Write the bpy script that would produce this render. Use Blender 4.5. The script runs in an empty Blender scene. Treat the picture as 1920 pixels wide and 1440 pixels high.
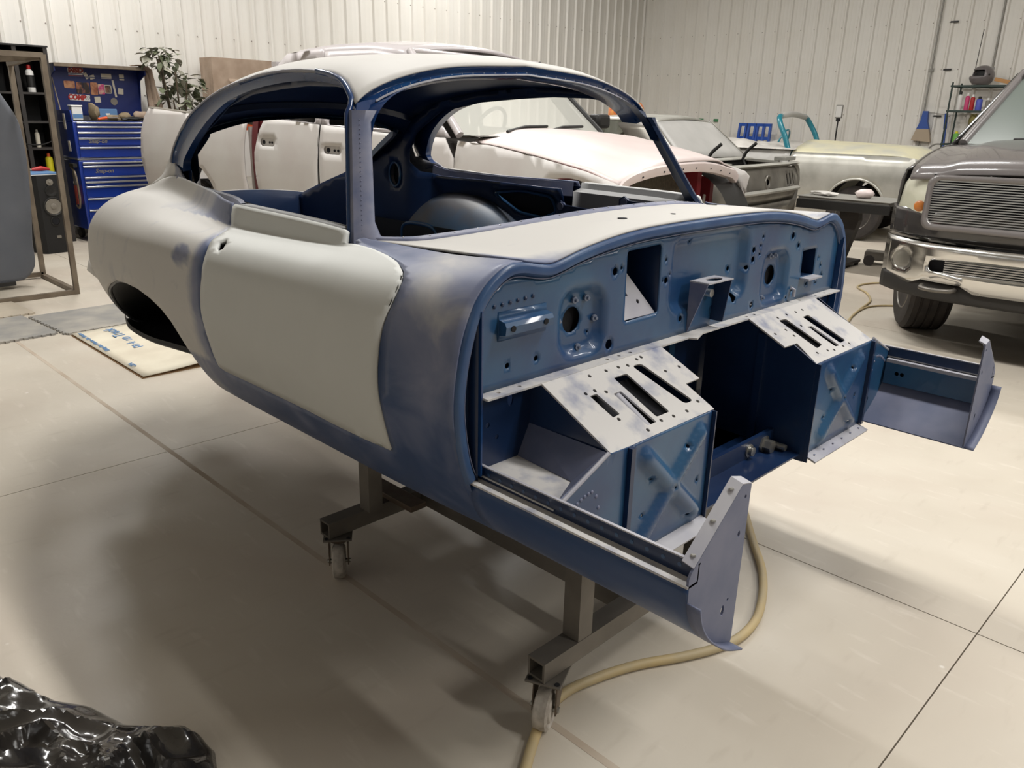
import bpy, bmesh, math, random
import numpy as np
from mathutils import Vector, Matrix
from mathutils.geometry import delaunay_2d_cdt
random.seed(7); rng = np.random.default_rng(7)
sc = bpy.context.scene
COL = sc.collection
PI = math.pi

# ------------------------------------------------------------------ camera
cam_data = bpy.data.cameras.new('camera'); cam = bpy.data.objects.new('camera', cam_data); COL.objects.link(cam)
RIGHT = Vector((0.705926815699592, 0.7079784279802317, 0.02082969973077815))
DOWN = Vector((0.24164379465289887, -0.21309095859546454, -0.9466786782592148))
FWD = Vector((-0.6657894617534751, 0.6733192325186516, -0.32150521572520707))
M = Matrix((RIGHT, -DOWN, -FWD)).transposed().to_4x4(); M.translation = Vector((1.0, -1.66, 1.33))
cam.matrix_world = M
cam_data.sensor_fit = 'HORIZONTAL'; cam_data.sensor_width = 36; cam_data.lens = 1480.73/1920*36
cam_data.clip_start = 0.02; cam_data.clip_end = 100
sc.camera = cam
# ------------------------------------------------------------------ world, exposure
sc.view_settings.view_transform = 'Standard'; sc.view_settings.look = 'None'
sc.view_settings.gamma = 1; sc.view_settings.use_curve_mapping = False
sc.view_settings.exposure = 0.12
w = bpy.data.worlds.new('hall_ambient'); sc.world = w; w.use_nodes = True
w.node_tree.nodes['Background'].inputs[0].default_value = (1.0, 0.97, 0.92, 1)
w.node_tree.nodes['Background'].inputs[1].default_value = 0.42
# ------------------------------------------------------------------ ceiling strip lamps (bodies are built with the lamp fixtures below)
CEIL = 4.9
LAMPS = [(x, y) for y in (-8.5, 1.0, 6.2) for x in (-6.6, -2.6, 1.4, 5.4)]
LAMP_W = [38]*4+[128]*4+[118]*4
for i, (lx, ly) in enumerate(LAMPS):
    ld = bpy.data.lights.new('strip_lamp', 'AREA'); ld.shape = 'RECTANGLE'; ld.size = 2.3; ld.size_y = 0.22
    ld.energy = LAMP_W[i]; ld.color = (1.0, 0.985, 0.955)
    lo = bpy.data.objects.new('strip_lamp', ld); COL.objects.link(lo); lo.location = (lx, ly, CEIL-0.22)

# ------------------------------------------------------------------ materials
MATS = {}
def lin(r, g, b):
    f = lambda c: (c/255/12.92) if c/255 <= 0.04045 else ((c/255+0.055)/1.055)**2.4
    return (f(r), f(g), f(b), 1)
def mat(name, col, rough=0.5, metal=0.0, col2=None, scale=8.0, lo=0.35, hi=0.65, bump=0.0, bscale=60.0, coat=0.0, emit=0.0, alpha=1.0, trans=0.0, spec=0.5, detail=4.0, stretch=None, rough2=None):
    m = bpy.data.materials.new(name); m.use_nodes = True; nt = m.node_tree; b = nt.nodes['Principled BSDF']
    b.inputs['Base Color'].default_value = col; b.inputs['Roughness'].default_value = rough
    b.inputs['Metallic'].default_value = metal; b.inputs['Coat Weight'].default_value = coat
    b.inputs['Specular IOR Level'].default_value = spec; b.inputs['Alpha'].default_value = alpha
    b.inputs['Transmission Weight'].default_value = trans
    if emit: b.inputs['Emission Color'].default_value = col; b.inputs['Emission Strength'].default_value = emit
    tc = None
    def noise(sc_, det):
        nonlocal tc
        if tc is None:
            tc = nt.nodes.new('ShaderNodeTexCoord')
        n = nt.nodes.new('ShaderNodeTexNoise'); n.inputs['Scale'].default_value = sc_; n.inputs['Detail'].default_value = det
        if stretch:
            mp = nt.nodes.new('ShaderNodeMapping'); mp.inputs['Scale'].default_value = stretch
            nt.links.new(tc.outputs['Object'], mp.inputs[0]); nt.links.new(mp.outputs[0], n.inputs['Vector'])
        else:
            nt.links.new(tc.outputs['Object'], n.inputs['Vector'])
        return n
    if col2 is not None:
        n = noise(scale, detail); r = nt.nodes.new('ShaderNodeValToRGB')
        r.color_ramp.elements[0].position = lo; r.color_ramp.elements[1].position = hi
        r.color_ramp.elements[0].color = col; r.color_ramp.elements[1].color = col2
        nt.links.new(n.outputs['Fac'], r.inputs[0]); nt.links.new(r.outputs[0], b.inputs['Base Color'])
        if rough2 is not None:
            mr = nt.nodes.new('ShaderNodeMapRange'); mr.inputs[1].default_value = lo; mr.inputs[2].default_value = hi
            mr.inputs[3].default_value = rough; mr.inputs[4].default_value = rough2
            nt.links.new(n.outputs['Fac'], mr.inputs[0]); nt.links.new(mr.outputs[0], b.inputs['Roughness'])
    if bump:
        n2 = noise(bscale, 3.0); bp = nt.nodes.new('ShaderNodeBump'); bp.inputs['Strength'].default_value = bump; bp.inputs['Distance'].default_value = 0.01
        nt.links.new(n2.outputs['Fac'], bp.inputs['Height']); nt.links.new(bp.outputs[0], b.inputs['Normal'])
    MATS[name] = m
    return m

def paint_mat(name, grey, blue, rough=0.45, nscale=9.0, namp=0.5, streak=(1, 1, 1), dark=None):
    """sanded primer over blue: the vertex attribute 'paint' says how much grey primer is left, noise breaks up its border"""
    m = bpy.data.materials.new(name); m.use_nodes = True; nt = m.node_tree; b = nt.nodes['Principled BSDF']
    at = nt.nodes.new('ShaderNodeAttribute'); at.attribute_name = 'paint'
    tc = nt.nodes.new('ShaderNodeTexCoord'); mp = nt.nodes.new('ShaderNodeMapping'); mp.inputs['Scale'].default_value = streak
    nt.links.new(tc.outputs['Object'], mp.inputs[0])
    n = nt.nodes.new('ShaderNodeTexNoise'); n.inputs['Scale'].default_value = nscale; n.inputs['Detail'].default_value = 5; n.inputs['Distortion'].default_value = 1.2
    nt.links.new(mp.outputs[0], n.inputs['Vector'])
    a = nt.nodes.new('ShaderNodeMath'); a.operation = 'MULTIPLY_ADD'; a.inputs[1].default_value = namp; a.inputs[2].default_value = -namp/2
    nt.links.new(n.outputs['Fac'], a.inputs[0])
    s = nt.nodes.new('ShaderNodeMath'); s.operation = 'ADD'; s.use_clamp = True
    nt.links.new(at.outputs['Fac'], s.inputs[0]); nt.links.new(a.outputs[0], s.inputs[1])
    r = nt.nodes.new('ShaderNodeValToRGB'); e = r.color_ramp.elements
    e[0].position = 0.12; e[0].color = blue; e[1].position = 0.80; e[1].color = grey
    if dark is not None:
        q = e.new(0.45); q.color = dark
    nt.links.new(s.outputs[0], r.inputs[0]); nt.links.new(r.outputs[0], b.inputs['Base Color'])
    mr = nt.nodes.new('ShaderNodeMapRange'); mr.inputs[3].default_value = rough; mr.inputs[4].default_value = 0.62
    nt.links.new(s.outputs[0], mr.inputs[0]); nt.links.new(mr.outputs[0], b.inputs['Roughness'])
    b.inputs['Specular IOR Level'].default_value = 0.45
    MATS[name] = m
    return m

# ------------------------------------------------------------------ mesh helpers
class MB:
    def __init__(s): s.v = []; s.f = []; s.m = []; s.cur = 0
    def add(s, vs, fs):
        o = len(s.v); s.v += [tuple(float(c) for c in p) for p in vs]
        for f in fs: s.f.append(tuple(i+o for i in f)); s.m.append(s.cur)
        return s
    def slot(s, i): s.cur = i; return s
    def box(s, x0, x1, y0, y1, z0, z1):
        v = [(x, y, z) for z in (z0, z1) for y in (y0, y1) for x in (x0, x1)]
        return s.add(v, [(0, 2, 3, 1), (4, 5, 7, 6), (0, 1, 5, 4), (2, 6, 7, 3), (0, 4, 6, 2), (1, 3, 7, 5)])
    def bbox(s, x0, x1, y0, y1, z0, z1, c=0.01):
        """box with chamfered edges"""
        bm = bmesh.new(); bmesh.ops.create_cube(bm, size=1)
        bmesh.ops.scale(bm, vec=(abs(x1-x0), abs(y1-y0), abs(z1-z0)), verts=bm.verts)
        bmesh.ops.translate(bm, vec=((x0+x1)/2, (y0+y1)/2, (z0+z1)/2), verts=bm.verts)
        bmesh.ops.bevel(bm, geom=list(bm.edges), offset=c, segments=2, affect='EDGES', profile=0.5)
        s.bm(bm); return s
    def bm(s, bm):
        bm.verts.ensure_lookup_table(); bm.verts.index_update()
        s.add([v.co[:] for v in bm.verts], [[v.index for v in f.verts] for f in bm.faces]); bm.free(); return s
    def tube(s, pts, r, n=10, caps=True, closed=False):
        pts = [Vector(p) for p in pts]; k = len(pts); rr = r if hasattr(r, '__len__') else [r]*k
        up = None; vs = []; fs = []
        for i, p in enumerate(pts):
            if closed: t = pts[(i+1) % k]-pts[i-1]
            else: t = pts[min(i+1, k-1)]-pts[max(i-1, 0)]
            t = t.normalized() if t.length > 1e-9 else Vector((0, 0, 1))
            if up is None:
                a = Vector((0, 0, 1)) if abs(t.z) < 0.9 else Vector((1, 0, 0)); up = (a-t*a.dot(t)).normalized()
            else:
                up = (up-t*up.dot(t)); up = up.normalized() if up.length > 1e-6 else t.orthogonal().normalized()
            sd = t.cross(up)
            for j in range(n):
                a = 2*PI*j/n; vs.append(p+(up*math.cos(a)+sd*math.sin(a))*rr[i])
        for i in range(k if closed else k-1):
            i2 = (i+1) % k
            for j in range(n): fs.append((i*n+j, i*n+(j+1) % n, i2*n+(j+1) % n, i2*n+j))
        if caps and not closed: fs.append(tuple(range(n))[::-1]); fs.append(tuple((k-1)*n+j for j in range(n)))
        return s.add(vs, fs)
    def beam(s, a, b, w, h, up=(0, 0, 1)):
        a = Vector(a); b = Vector(b); t = (b-a).normalized(); u = Vector(up); u = (u-t*u.dot(t)).normalized(); d = t.cross(u)
        vs = [p+d*(w/2*i)+u*(h/2*j) for p in (a, b) for i, j in ((-1, -1), (1, -1), (1, 1), (-1, 1))]
        return s.add(vs, [(0, 1, 2, 3), (7, 6, 5, 4), (0, 4, 5, 1), (1, 5, 6, 2), (2, 6, 7, 3), (3, 7, 4, 0)])
    def lathe(s, prof, n=24, o=(0, 0, 0), ax='z'):
        """prof: (r, h) from one end to the other"""
        vs = []; fs = []
        for r, h in prof:
            for j in range(n):
                a = 2*PI*j/n; c, d = r*math.cos(a), r*math.sin(a)
                p = (c, d, h) if ax == 'z' else ((h, c, d) if ax == 'x' else (d, h, c))
                vs.append((p[0]+o[0], p[1]+o[1], p[2]+o[2]))
        k = len(prof)
        for i in range(k-1):
            for j in range(n): fs.append((i*n+j, i*n+(j+1) % n, (i+1)*n+(j+1) % n, (i+1)*n+j))
        fs.append(tuple(range(n))[::-1]); fs.append(tuple((k-1)*n+j for j in range(n)))
        return s.add(vs, fs)
    def prism(s, poly, lift0, lift1):
        """poly 2D points, lift0/lift1 map them to the two faces"""
        n = len(poly); vs = [lift0(*p) for p in poly]+[lift1(*p) for p in poly]
        fs = [tuple(range(n))[::-1], tuple(range(n, 2*n))]+[(i, (i+1) % n, n+(i+1) % n, n+i) for i in range(n)]
        return s.add(vs, fs)
    def loft(s, rings, closed=False, cap=False):
        k = len(rings[0]); vs = [p for r in rings for p in r]; fs = []
        for i in range(len(rings)-1):
            for j in range(k if closed else k-1):
                j2 = (j+1) % k; fs.append((i*k+j, i*k+j2, (i+1)*k+j2, (i+1)*k+j))
        if cap: fs.append(tuple(range(k))[::-1]); fs.append(tuple((len(rings)-1)*k+j for j in range(k)))
        return s.add(vs, fs)
    def xf(s, Mx):
        s.v = [tuple(Mx @ Vector(p)) for p in s.v]; return s
    def mirror_y(s):
        n = len(s.v); s.v += [(x, -y, z) for x, y, z in s.v]; s.f += [tuple(i+n for i in f)[::-1] for f in list(s.f)]; s.m += list(s.m); return s
    def mesh(s, name, mats, smooth=35, attr=None, recalc=True):
        me = bpy.data.meshes.new(name); me.from_pydata(s.v, [], s.f); me.update()
        mats = mats if isinstance(mats, (list, tuple)) else [mats]
        for m in mats: me.materials.append(MATS[m] if isinstance(m, str) else m)
        if len(mats) > 1: me.polygons.foreach_set('material_index', s.m)
        if recalc:
            bm = bmesh.new(); bm.from_mesh(me); bmesh.ops.remove_doubles(bm, verts=bm.verts, dist=1e-5)
            bmesh.ops.recalc_face_normals(bm, faces=bm.faces); bm.to_mesh(me); bm.free()
        if smooth:
            me.polygons.foreach_set('use_smooth', [True]*len(me.polygons)); me.set_sharp_from_angle(angle=math.radians(smooth))
        if attr is not None:
            a = me.attributes.new('paint', 'FLOAT', 'POINT'); co = np.empty(len(me.vertices)*3); me.vertices.foreach_get('co', co)
            a.data.foreach_set('value', attr(co.reshape(-1, 3)).astype(float))
        me.update(); return me
    def obj(s, name, mats, parent=None, smooth=35, attr=None, thick=0, toff=-1, recalc=True, props=None):
        o = bpy.data.objects.new(name, s.mesh(name, mats, smooth, attr, recalc)); COL.objects.link(o)
        if parent is not None: attach(o, parent)
        if thick:
            md = o.modifiers.new('sheet', 'SOLIDIFY'); md.thickness = thick; md.offset = toff
        for k_, v_ in (props or {}).items(): o[k_] = v_
        return o
WORLD_CHILD = True
def attach(o, parent):
    o.parent = parent
    if parent.get('_w'): o.matrix_parent_inverse = parent.matrix_basis.inverted()
def tag(o, label=None, cat=None, group=None, kind=None):
    if label: o['label'] = label
    if cat: o['category'] = cat
    if group: o['group'] = group
    if kind: o['kind'] = kind
    return o
def thing(name, label, cat, loc=(0, 0, 0), rz=0.0, group=None, world=False):
    o = bpy.data.objects.new(name, None); COL.objects.link(o); o.location = loc; o.rotation_euler = (0, 0, rz); o.empty_display_size = 0.1
    o.matrix_basis = Matrix.Translation(Vector(loc)) @ Matrix.Rotation(rz, 4, 'Z')
    if world: o['_w'] = 1     # children are modelled in world coordinates
    return tag(o, label, cat, group)
def struct(o): o['kind'] = 'structure'; return o
def text(name, body, size, m, parent, Mx, extrude=0.001, bold=0.0, shear=0.0, width=1.0):
    c = bpy.data.curves.new(name, 'FONT'); c.body = body; c.size = size; c.extrude = extrude; c.offset = bold; c.shear = shear
    c.align_x = 'CENTER'; c.align_y = 'CENTER'; c.materials.append(MATS[m]); c.resolution_u = 3
    tmp = bpy.data.objects.new('tmp_text', c); COL.objects.link(tmp); bpy.context.view_layer.update()
    me = bpy.data.meshes.new_from_object(tmp.evaluated_get(bpy.context.evaluated_depsgraph_get())); bpy.data.objects.remove(tmp); bpy.data.curves.remove(c)
    me.transform(Matrix.Diagonal((width, 1, 1, 1)))
    o = bpy.data.objects.new(name, me); COL.objects.link(o); o.parent = parent; o.matrix_local = Mx
    if parent.get('_w'): o.matrix_parent_inverse = parent.matrix_basis.inverted(); o.matrix_basis = Mx
    return o
def frame(o, ex, ey):
    ex = Vector(ex).normalized(); ey = Vector(ey); ey = (ey-ex*ey.dot(ex)).normalized(); ez = ex.cross(ey)
    m_ = Matrix((ex, ey, ez)).transposed().to_4x4(); m_.translation = Vector(o); return m_
def copy_tree(o, parent=None, loc=None, rz=None, label=None):
    c = o.copy(); COL.objects.link(c); c.parent = parent
    if loc is not None: c.location = loc
    if rz is not None: c.rotation_euler = (0, 0, rz)
    if label: c['label'] = label
    for ch in [x for x in bpy.data.objects if x.parent == o]: copy_tree(ch, c)
    return c

# ------------------------------------------------------------------ curve and panel maths
def pchip(xs, ys, x):
    xs = np.asarray(xs, float); ys = np.asarray(ys, float); x = np.clip(np.asarray(x, float), xs[0], xs[-1])
    h = np.diff(xs); sh = (-1,)+(1,)*(ys.ndim-1); d = np.diff(ys, axis=0)/h.reshape(sh)
    m = np.zeros_like(ys)
    if len(xs) > 2:
        w1 = (2*h[1:]+h[:-1]).reshape(sh); w2 = (h[1:]+2*h[:-1]).reshape(sh)
        ok = (d[1:]*d[:-1]) > 0
        with np.errstate(divide='ignore', invalid='ignore'):
            hm = (w1+w2)/(w1/d[:-1]+w2/d[1:])
        m[1:-1] = np.where(ok, hm, 0)
    m[0] = d[0]; m[-1] = d[-1]
    i = np.clip(np.searchsorted(xs, x)-1, 0, len(xs)-2); t = ((x-xs[i])/h[i]).reshape(x.shape+(1,)*(ys.ndim-1)); hh = h[i].reshape(x.shape+(1,)*(ys.ndim-1))
    return (2*t**3-3*t**2+1)*ys[i]+(t**3-2*t**2+t)*hh*m[i]+(-2*t**3+3*t**2)*ys[i+1]+(t**3-t**2)*hh*m[i+1]
def smooth_line(pts, step, closed=False):
    """resampled smooth curve through pts (any dimension)"""
    p = np.asarray(pts, float)
    if closed: p = np.vstack([p[-2:], p, p[:3]])
    d = np.r_[0, np.cumsum(np.linalg.norm(np.diff(p, axis=0), axis=1))]
    # Catmull-Rom tangents
    m = np.gradient(p, d, axis=0)
    a, b = (d[2], d[-3]) if closed else (d[0], d[-1])
    n = max(2, int(round((b-a)/step))+1); x = np.linspace(a, b, n)
    i = np.clip(np.searchsorted(d, x)-1, 0, len(d)-2); h = (d[i+1]-d[i])[:, None]; t = ((x-d[i])[:, None])/h
    q = (2*t**3-3*t**2+1)*p[i]+(t**3-2*t**2+t)*h*m[i]+(-2*t**3+3*t**2)*p[i+1]+(t**3-t**2)*h*m[i+1]
    return q[:-1] if closed else q
def dense(poly, step):
    p = np.asarray(poly, float); out = []
    for a, b in zip(p, np.roll(p, -1, axis=0)):
        n = max(1, int(math.ceil(np.linalg.norm(b-a)/step)))
        for k in range(n): out.append(a+(b-a)*k/n)
    return np.array(out)
def pip(pts, poly):
    x, y = pts[:, 0], pts[:, 1]; inside = np.zeros(len(pts), bool)
    for (x1, y1), (x2, y2) in zip(poly, np.roll(poly, -1, axis=0)):
        c = ((y1 > y) != (y2 > y)); 
        with np.errstate(divide='ignore', invalid='ignore'):
            inside ^= c & (x < (x2-x1)*(y-y1)/(y2-y1+1e-30)+x1)
    return inside
def bdist(pts, poly):
    d = np.full(len(pts), 1e9)
    for a, b in zip(poly, np.roll(poly, -1, axis=0)):
        ab = b-a; L = ab@ab+1e-18; t = np.clip(((pts-a)@ab)/L, 0, 1); d = np.minimum(d, np.linalg.norm(pts-a-t[:, None]*ab, axis=1))
    return d
def panel(outline, holes, step, lift, mb=None, bstep=None, scale=(1, 1)):
    """flat or curved sheet with real holes: constrained triangulation in 2D, lifted to 3D"""
    S = np.array(scale, float); bstep = bstep or step
    loops = [dense(np.asarray(outline, float)*S, bstep)]+[np.asarray(h, float)*S for h in holes]
    lo, hi = loops[0].min(0), loops[0].max(0)
    gx, gy = np.meshgrid(np.arange(lo[0]+step*0.37, hi[0], step), np.arange(lo[1]+step*0.41, hi[1], step))
    g = np.c_[gx.ravel(), gy.ravel()]
    if len(g):
        k = pip(g, loops[0])
        for L in loops: k &= bdist(g, L) > step*0.42
        for L in loops[1:]: k &= ~pip(g, L)
        g = g[k]
    V = [Vector(p) for L in loops for p in L]+[Vector(p) for p in g]; Ed = []; o = 0
    for L in loops: Ed += [(o+i, o+(i+1) % len(L)) for i in range(len(L))]; o += len(L)
    vo, eo, fo, *_ = delaunay_2d_cdt(V, Ed, [], 0, 1e-6)
    P = np.array([v[:] for v in vo]); F = np.array([f for f in fo if len(f) == 3]); c = P[F].mean(1)
    k = pip(c, loops[0])
    for L in loops[1:]: k &= ~pip(c, L)
    F = F[k]; used = np.unique(F); mp = -np.ones(len(P), int); mp[used] = np.arange(len(used))
    mb = mb or MB(); P = P[used]/S
    mb.add(lift(P[:, 0], P[:, 1]), [tuple(f) for f in mp[F]])
    return mb
def circ(cx, cy, r, n=12, ry=None): 
    ry = ry or r
    return [(cx+r*math.cos(2*PI*i/n), cy+ry*math.sin(2*PI*i/n)) for i in range(n)]
def rrect(x0, x1, y0, y1, r, n=4):
    out = []
    for cx, cy, a0 in ((x1-r, y1-r, 0), (x0+r, y1-r, PI/2), (x0+r, y0+r, PI), (x1-r, y0+r, 1.5*PI)):
        for i in range(n+1): a = a0+PI/2*i/n; out.append((cx+r*math.cos(a), cy+r*math.sin(a)))
    return out
def rquad(q, r, n=3):
    """quad with rounded corners"""
    q = [np.array(p, float) for p in q]; out = []
    for i in range(len(q)):
        a, b, c = q[i-1], q[i], q[(i+1) % len(q)]
        u = (a-b)/np.linalg.norm(a-b); v = (c-b)/np.linalg.norm(c-b)
        p0, p1 = b+u*r, b+v*r
        for k in range(n+1): t = k/n; out.append(tuple((1-t)**2*p0+2*t*(1-t)*b+t*t*p1))
    return out
def inset(curve, d):
    """2D polyline moved sideways by d (to the left of its direction)"""
    c = np.asarray(curve, float); t = np.gradient(c, axis=0); t /= np.linalg.norm(t, axis=1)[:, None]
    return c+d*np.c_[-t[:, 1], t[:, 0]]
def sstep(a, b, x): t = np.clip((np.asarray(x, float)-a)/(b-a), 0, 1); return t*t*(3-2*t)
# ================================================================== materials
mat('wall_white', lin(232, 229, 223), 0.42, col2=lin(226, 222, 214), scale=1.3)
mat('screw_grey', lin(150, 142, 134), 0.5)
mat('ceiling_white', lin(168, 166, 160), 0.8)
mat('wall_far', lin(150, 147, 141), 0.6)
mat('lamp_white', (1, 0.96, 0.9, 1), 0.4, emit=6.0)
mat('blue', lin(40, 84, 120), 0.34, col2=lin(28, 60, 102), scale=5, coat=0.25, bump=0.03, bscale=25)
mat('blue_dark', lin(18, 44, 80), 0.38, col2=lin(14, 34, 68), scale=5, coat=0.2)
mat('blue_wet', lin(26, 66, 112), 0.24, col2=lin(20, 50, 98), scale=7, coat=0.4)
mat('lavender', lin(178, 177, 182), 0.6, col2=lin(150, 150, 164), scale=7, lo=0.4, hi=0.75)
mat('lavender_worn', lin(196, 193, 190), 0.6, col2=lin(120, 126, 150), scale=16, lo=0.5, hi=0.78)
mat('pillar_grey', lin(126, 128, 146), 0.5, col2=lin(96, 104, 132), scale=18, lo=0.35, hi=0.7)
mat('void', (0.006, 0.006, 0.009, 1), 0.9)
mat('rivet', lin(190, 188, 190), 0.35, metal=0.6)
mat('stud_grey', lin(120, 128, 146), .4, metal=.4)
mat('bolt_steel', lin(176, 174, 168), 0.35, metal=0.9)
paint_mat('skin', lin(196, 193, 188), lin(44, 68, 108), 0.34, nscale=7, namp=0.6, dark=lin(116, 122, 146))
paint_mat('door_primer', lin(206, 207, 203), lin(194, 195, 190), 0.55, nscale=4, namp=0.5)
mat('steel_dull', lin(92, 87, 80), 0.5, metal=0.25, col2=lin(112, 106, 98), scale=6)
mat('steel_rust', lin(104, 92, 78), 0.6, metal=0.2, col2=lin(88, 72, 60), scale=20)
mat('caster_white', lin(196, 188, 178), 0.6, col2=lin(150, 142, 132), scale=30)
mat('black_rubber', lin(38, 34, 32), 0.75, col2=lin(52, 46, 42), scale=14)
mat('hose_tan', lin(190, 168, 122), 0.55, col2=lin(176, 160, 126), scale=9)
mat('chrome', lin(226, 225, 222), 0.2, metal=1.0)
mat('alu', lin(208, 208, 206), 0.28, metal=0.9)
mat('broom_blue', lin(52, 84, 160), 0.5); mat('bristle', lin(176, 160, 140), 0.9); mat('pole_grey', lin(150, 148, 142), 0.5, metal=.4); mat('rack_green', lin(58, 70, 66), 0.45, metal=.4); mat('helmet_grey', lin(112, 106, 106), 0.35, coat=.3); mat('wood', lin(190, 142, 92), 0.7); mat('green', lin(110, 176, 80), 0.6); mat('green_tape', lin(70, 130, 88), 0.7); mat('pink', lin(204, 70, 120), 0.5); mat('violet', lin(84, 96, 190), 0.5); mat('olive', lin(130, 122, 70), 0.8); mat('teal_paint', lin(24, 112, 128), 0.3, coat=.4); mat('ladder_blue', lin(28, 78, 170), 0.4)

# floor: one slab, concrete grain, sawn joints are grooves in the mesh
def floor_mat():
    m = bpy.data.materials.new('concrete'); m.use_nodes = True; nt = m.node_tree; b = nt.nodes['Principled BSDF']
    tc = nt.nodes.new('ShaderNodeTexCoord')
    def nz(scale, det, stretch=None, rot=0, dist=0.0):
        n = nt.nodes.new('ShaderNodeTexNoise'); n.inputs['Scale'].default_value = scale; n.inputs['Detail'].default_value = det; n.inputs['Distortion'].default_value = dist
        mp = nt.nodes.new('ShaderNodeMapping'); mp.inputs['Scale'].default_value = stretch or (1, 1, 1); mp.inputs['Rotation'].default_value = (0, 0, rot)
        nt.links.new(tc.outputs['Object'], mp.inputs[0]); nt.links.new(mp.outputs[0], n.inputs['Vector']); return n
    def ramp(src, p0, c0, p1, c1):
        r = nt.nodes.new('ShaderNodeValToRGB'); r.color_ramp.elements[0].position = p0; r.color_ramp.elements[0].color = c0
        r.color_ramp.elements[1].position = p1; r.color_ramp.elements[1].color = c1; nt.links.new(src, r.inputs[0]); return r
    def mix(mode, f, a, b_):
        x = nt.nodes.new('ShaderNodeMixRGB'); x.blend_type = mode
        if isinstance(f, float): x.inputs[0].default_value = f
        else: nt.links.new(f, x.inputs[0])
        for i, s in ((1, a), (2, b_)):
            if isinstance(s, tuple): x.inputs[i].default_value = s
            else: nt.links.new(s, x.inputs[i])
        return x.outputs[0]
    base = ramp(nz(0.9, 6, dist=0.6).outputs['Fac'], 0.3, lin(190, 180, 164), 0.72, lin(206, 198, 184)).outputs[0]
    stain = ramp(nz(0.55, 4, dist=1.5).outputs['Fac'], 0.46, (0, 0, 0, 1), 0.75, (0.55, 0.55, 0.55, 1)).outputs[0]
    c = mix('MIX', stain, base, lin(178, 160, 146))
    sc1 = ramp(nz(16.0, 9, (0.35, 1.6, 1), 0.45).outputs['Fac'], 0.60, (0, 0, 0, 1), 0.74, (0.30, 0.30, 0.30, 1)).outputs[0]
    c = mix('MIX', sc1, c, lin(226, 218, 206))
    sc2 = ramp(nz(15.0, 8, (1.7, 0.4, 1), -0.2).outputs['Fac'], 0.60, (0, 0, 0, 1), 0.76, (0.22, 0.22, 0.22, 1)).outputs[0]
    c = mix('MIX', sc2, c, lin(160, 148, 132))
    vo = nt.nodes.new('ShaderNodeTexVoronoi'); vo.inputs['Scale'].default_value = 3.2; nt.links.new(tc.outputs['Object'], vo.inputs['Vector'])
    sp = ramp(vo.outputs['Distance'], 0.018, (0.8, 0.8, 0.8, 1), 0.03, (0, 0, 0, 1)).outputs[0]
    c = mix('MIX', sp, c, lin(222, 216, 208))
    nt.links.new(c, b.inputs['Base Color'])
    rr = ramp(nz(3.0, 6).outputs['Fac'], 0.3, (0.36, 0.36, 0.36, 1), 0.7, (0.6, 0.6, 0.6, 1)).outputs[0]
    nt.links.new(rr, b.inputs['Roughness'])
    bp = nt.nodes.new('ShaderNodeBump'); bp.inputs['Strength'].default_value = 0.12; bp.inputs['Distance'].default_value = 0.004
    nt.links.new(nz(40, 5).outputs['Fac'], bp.inputs['Height']); nt.links.new(bp.outputs[0], b.inputs['Normal'])
    MATS['concrete'] = m
floor_mat()
mat('joint_dark', lin(120, 110, 98), 0.9)

# ================================================================== the hall: two corrugated steel walls meet behind the cars
TH = math.radians(2.0)
EX = Vector((math.cos(TH), math.sin(TH), 0)); EY = Vector((-math.sin(TH), math.cos(TH), 0))
CORNER = Vector((-8.91, 11.736, 0))
# floor slabs between the sawn joints
def floor_obj():
    xs = [-9.6, -7.48, -4.78, -2.08, 0.62, 3.32, 6.02, 8.72, 12.0]; ys = [-12.0, -9.27, -5.98, -2.70, 0.575, 3.86, 7.14, 10.42, 12.6]
    root = MB().box(-9.6, 12.0, -12.0, 12.6, -0.12, -0.012).obj('floor', 'joint_dark', None, 0); struct(root)
    g = 0.0018
    for i in range(len(xs)-1):
        for j in range(len(ys)-1):
            MB().box(xs[i]+g, xs[i+1]-g, ys[j]+g, ys[j+1]-g, -0.012, 0.0).obj('slab', 'concrete', root, 0)
    MB().box(-9.5, 12.0, -.541, -.522, -.002, .0006).obj('filled_joint', 'joint_fill', root, 0)
mat('joint_fill', lin(176, 160, 142), .8, col2=lin(192, 180, 164), scale=6)
floor_obj()
def wall_sheet(width, height):
    """one 36 inch ribbed sheet in the local XZ plane, ribs towards -Y"""
    mb = MB(); p = 0.2286; prof = []
    n = int(round(width/p))
    for k in range(n):
        b = k*p
        prof += [(b, 0), (b+0.055, 0), (b+0.060, -0.0015), (b+0.070, 0), (b+0.120, 0), (b+0.126, -0.0015), (b+0.135, 0), (b+0.170, 0), (b+0.186, -0.028), (b+0.212, -0.028), (b+p, -0.0)]
    mb.loft([[(x, y, z) for x, y in prof] for z in (0, height)])
    mb.slot(1)
    for k in range(n):
        for z in (0.82, 1.46, 2.12, 2.775, 3.44, 4.1):
            mb.lathe([(0.0075, 0), (0.0075, -0.004), (0.005, -0.006)], 6, (k*p+0.160, 0, z), 'y')
    return mb
sheet_me = wall_sheet(0.9144, CEIL).mesh('wall_sheet', ['wall_white', 'screw_grey'], 20, recalc=False)
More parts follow.
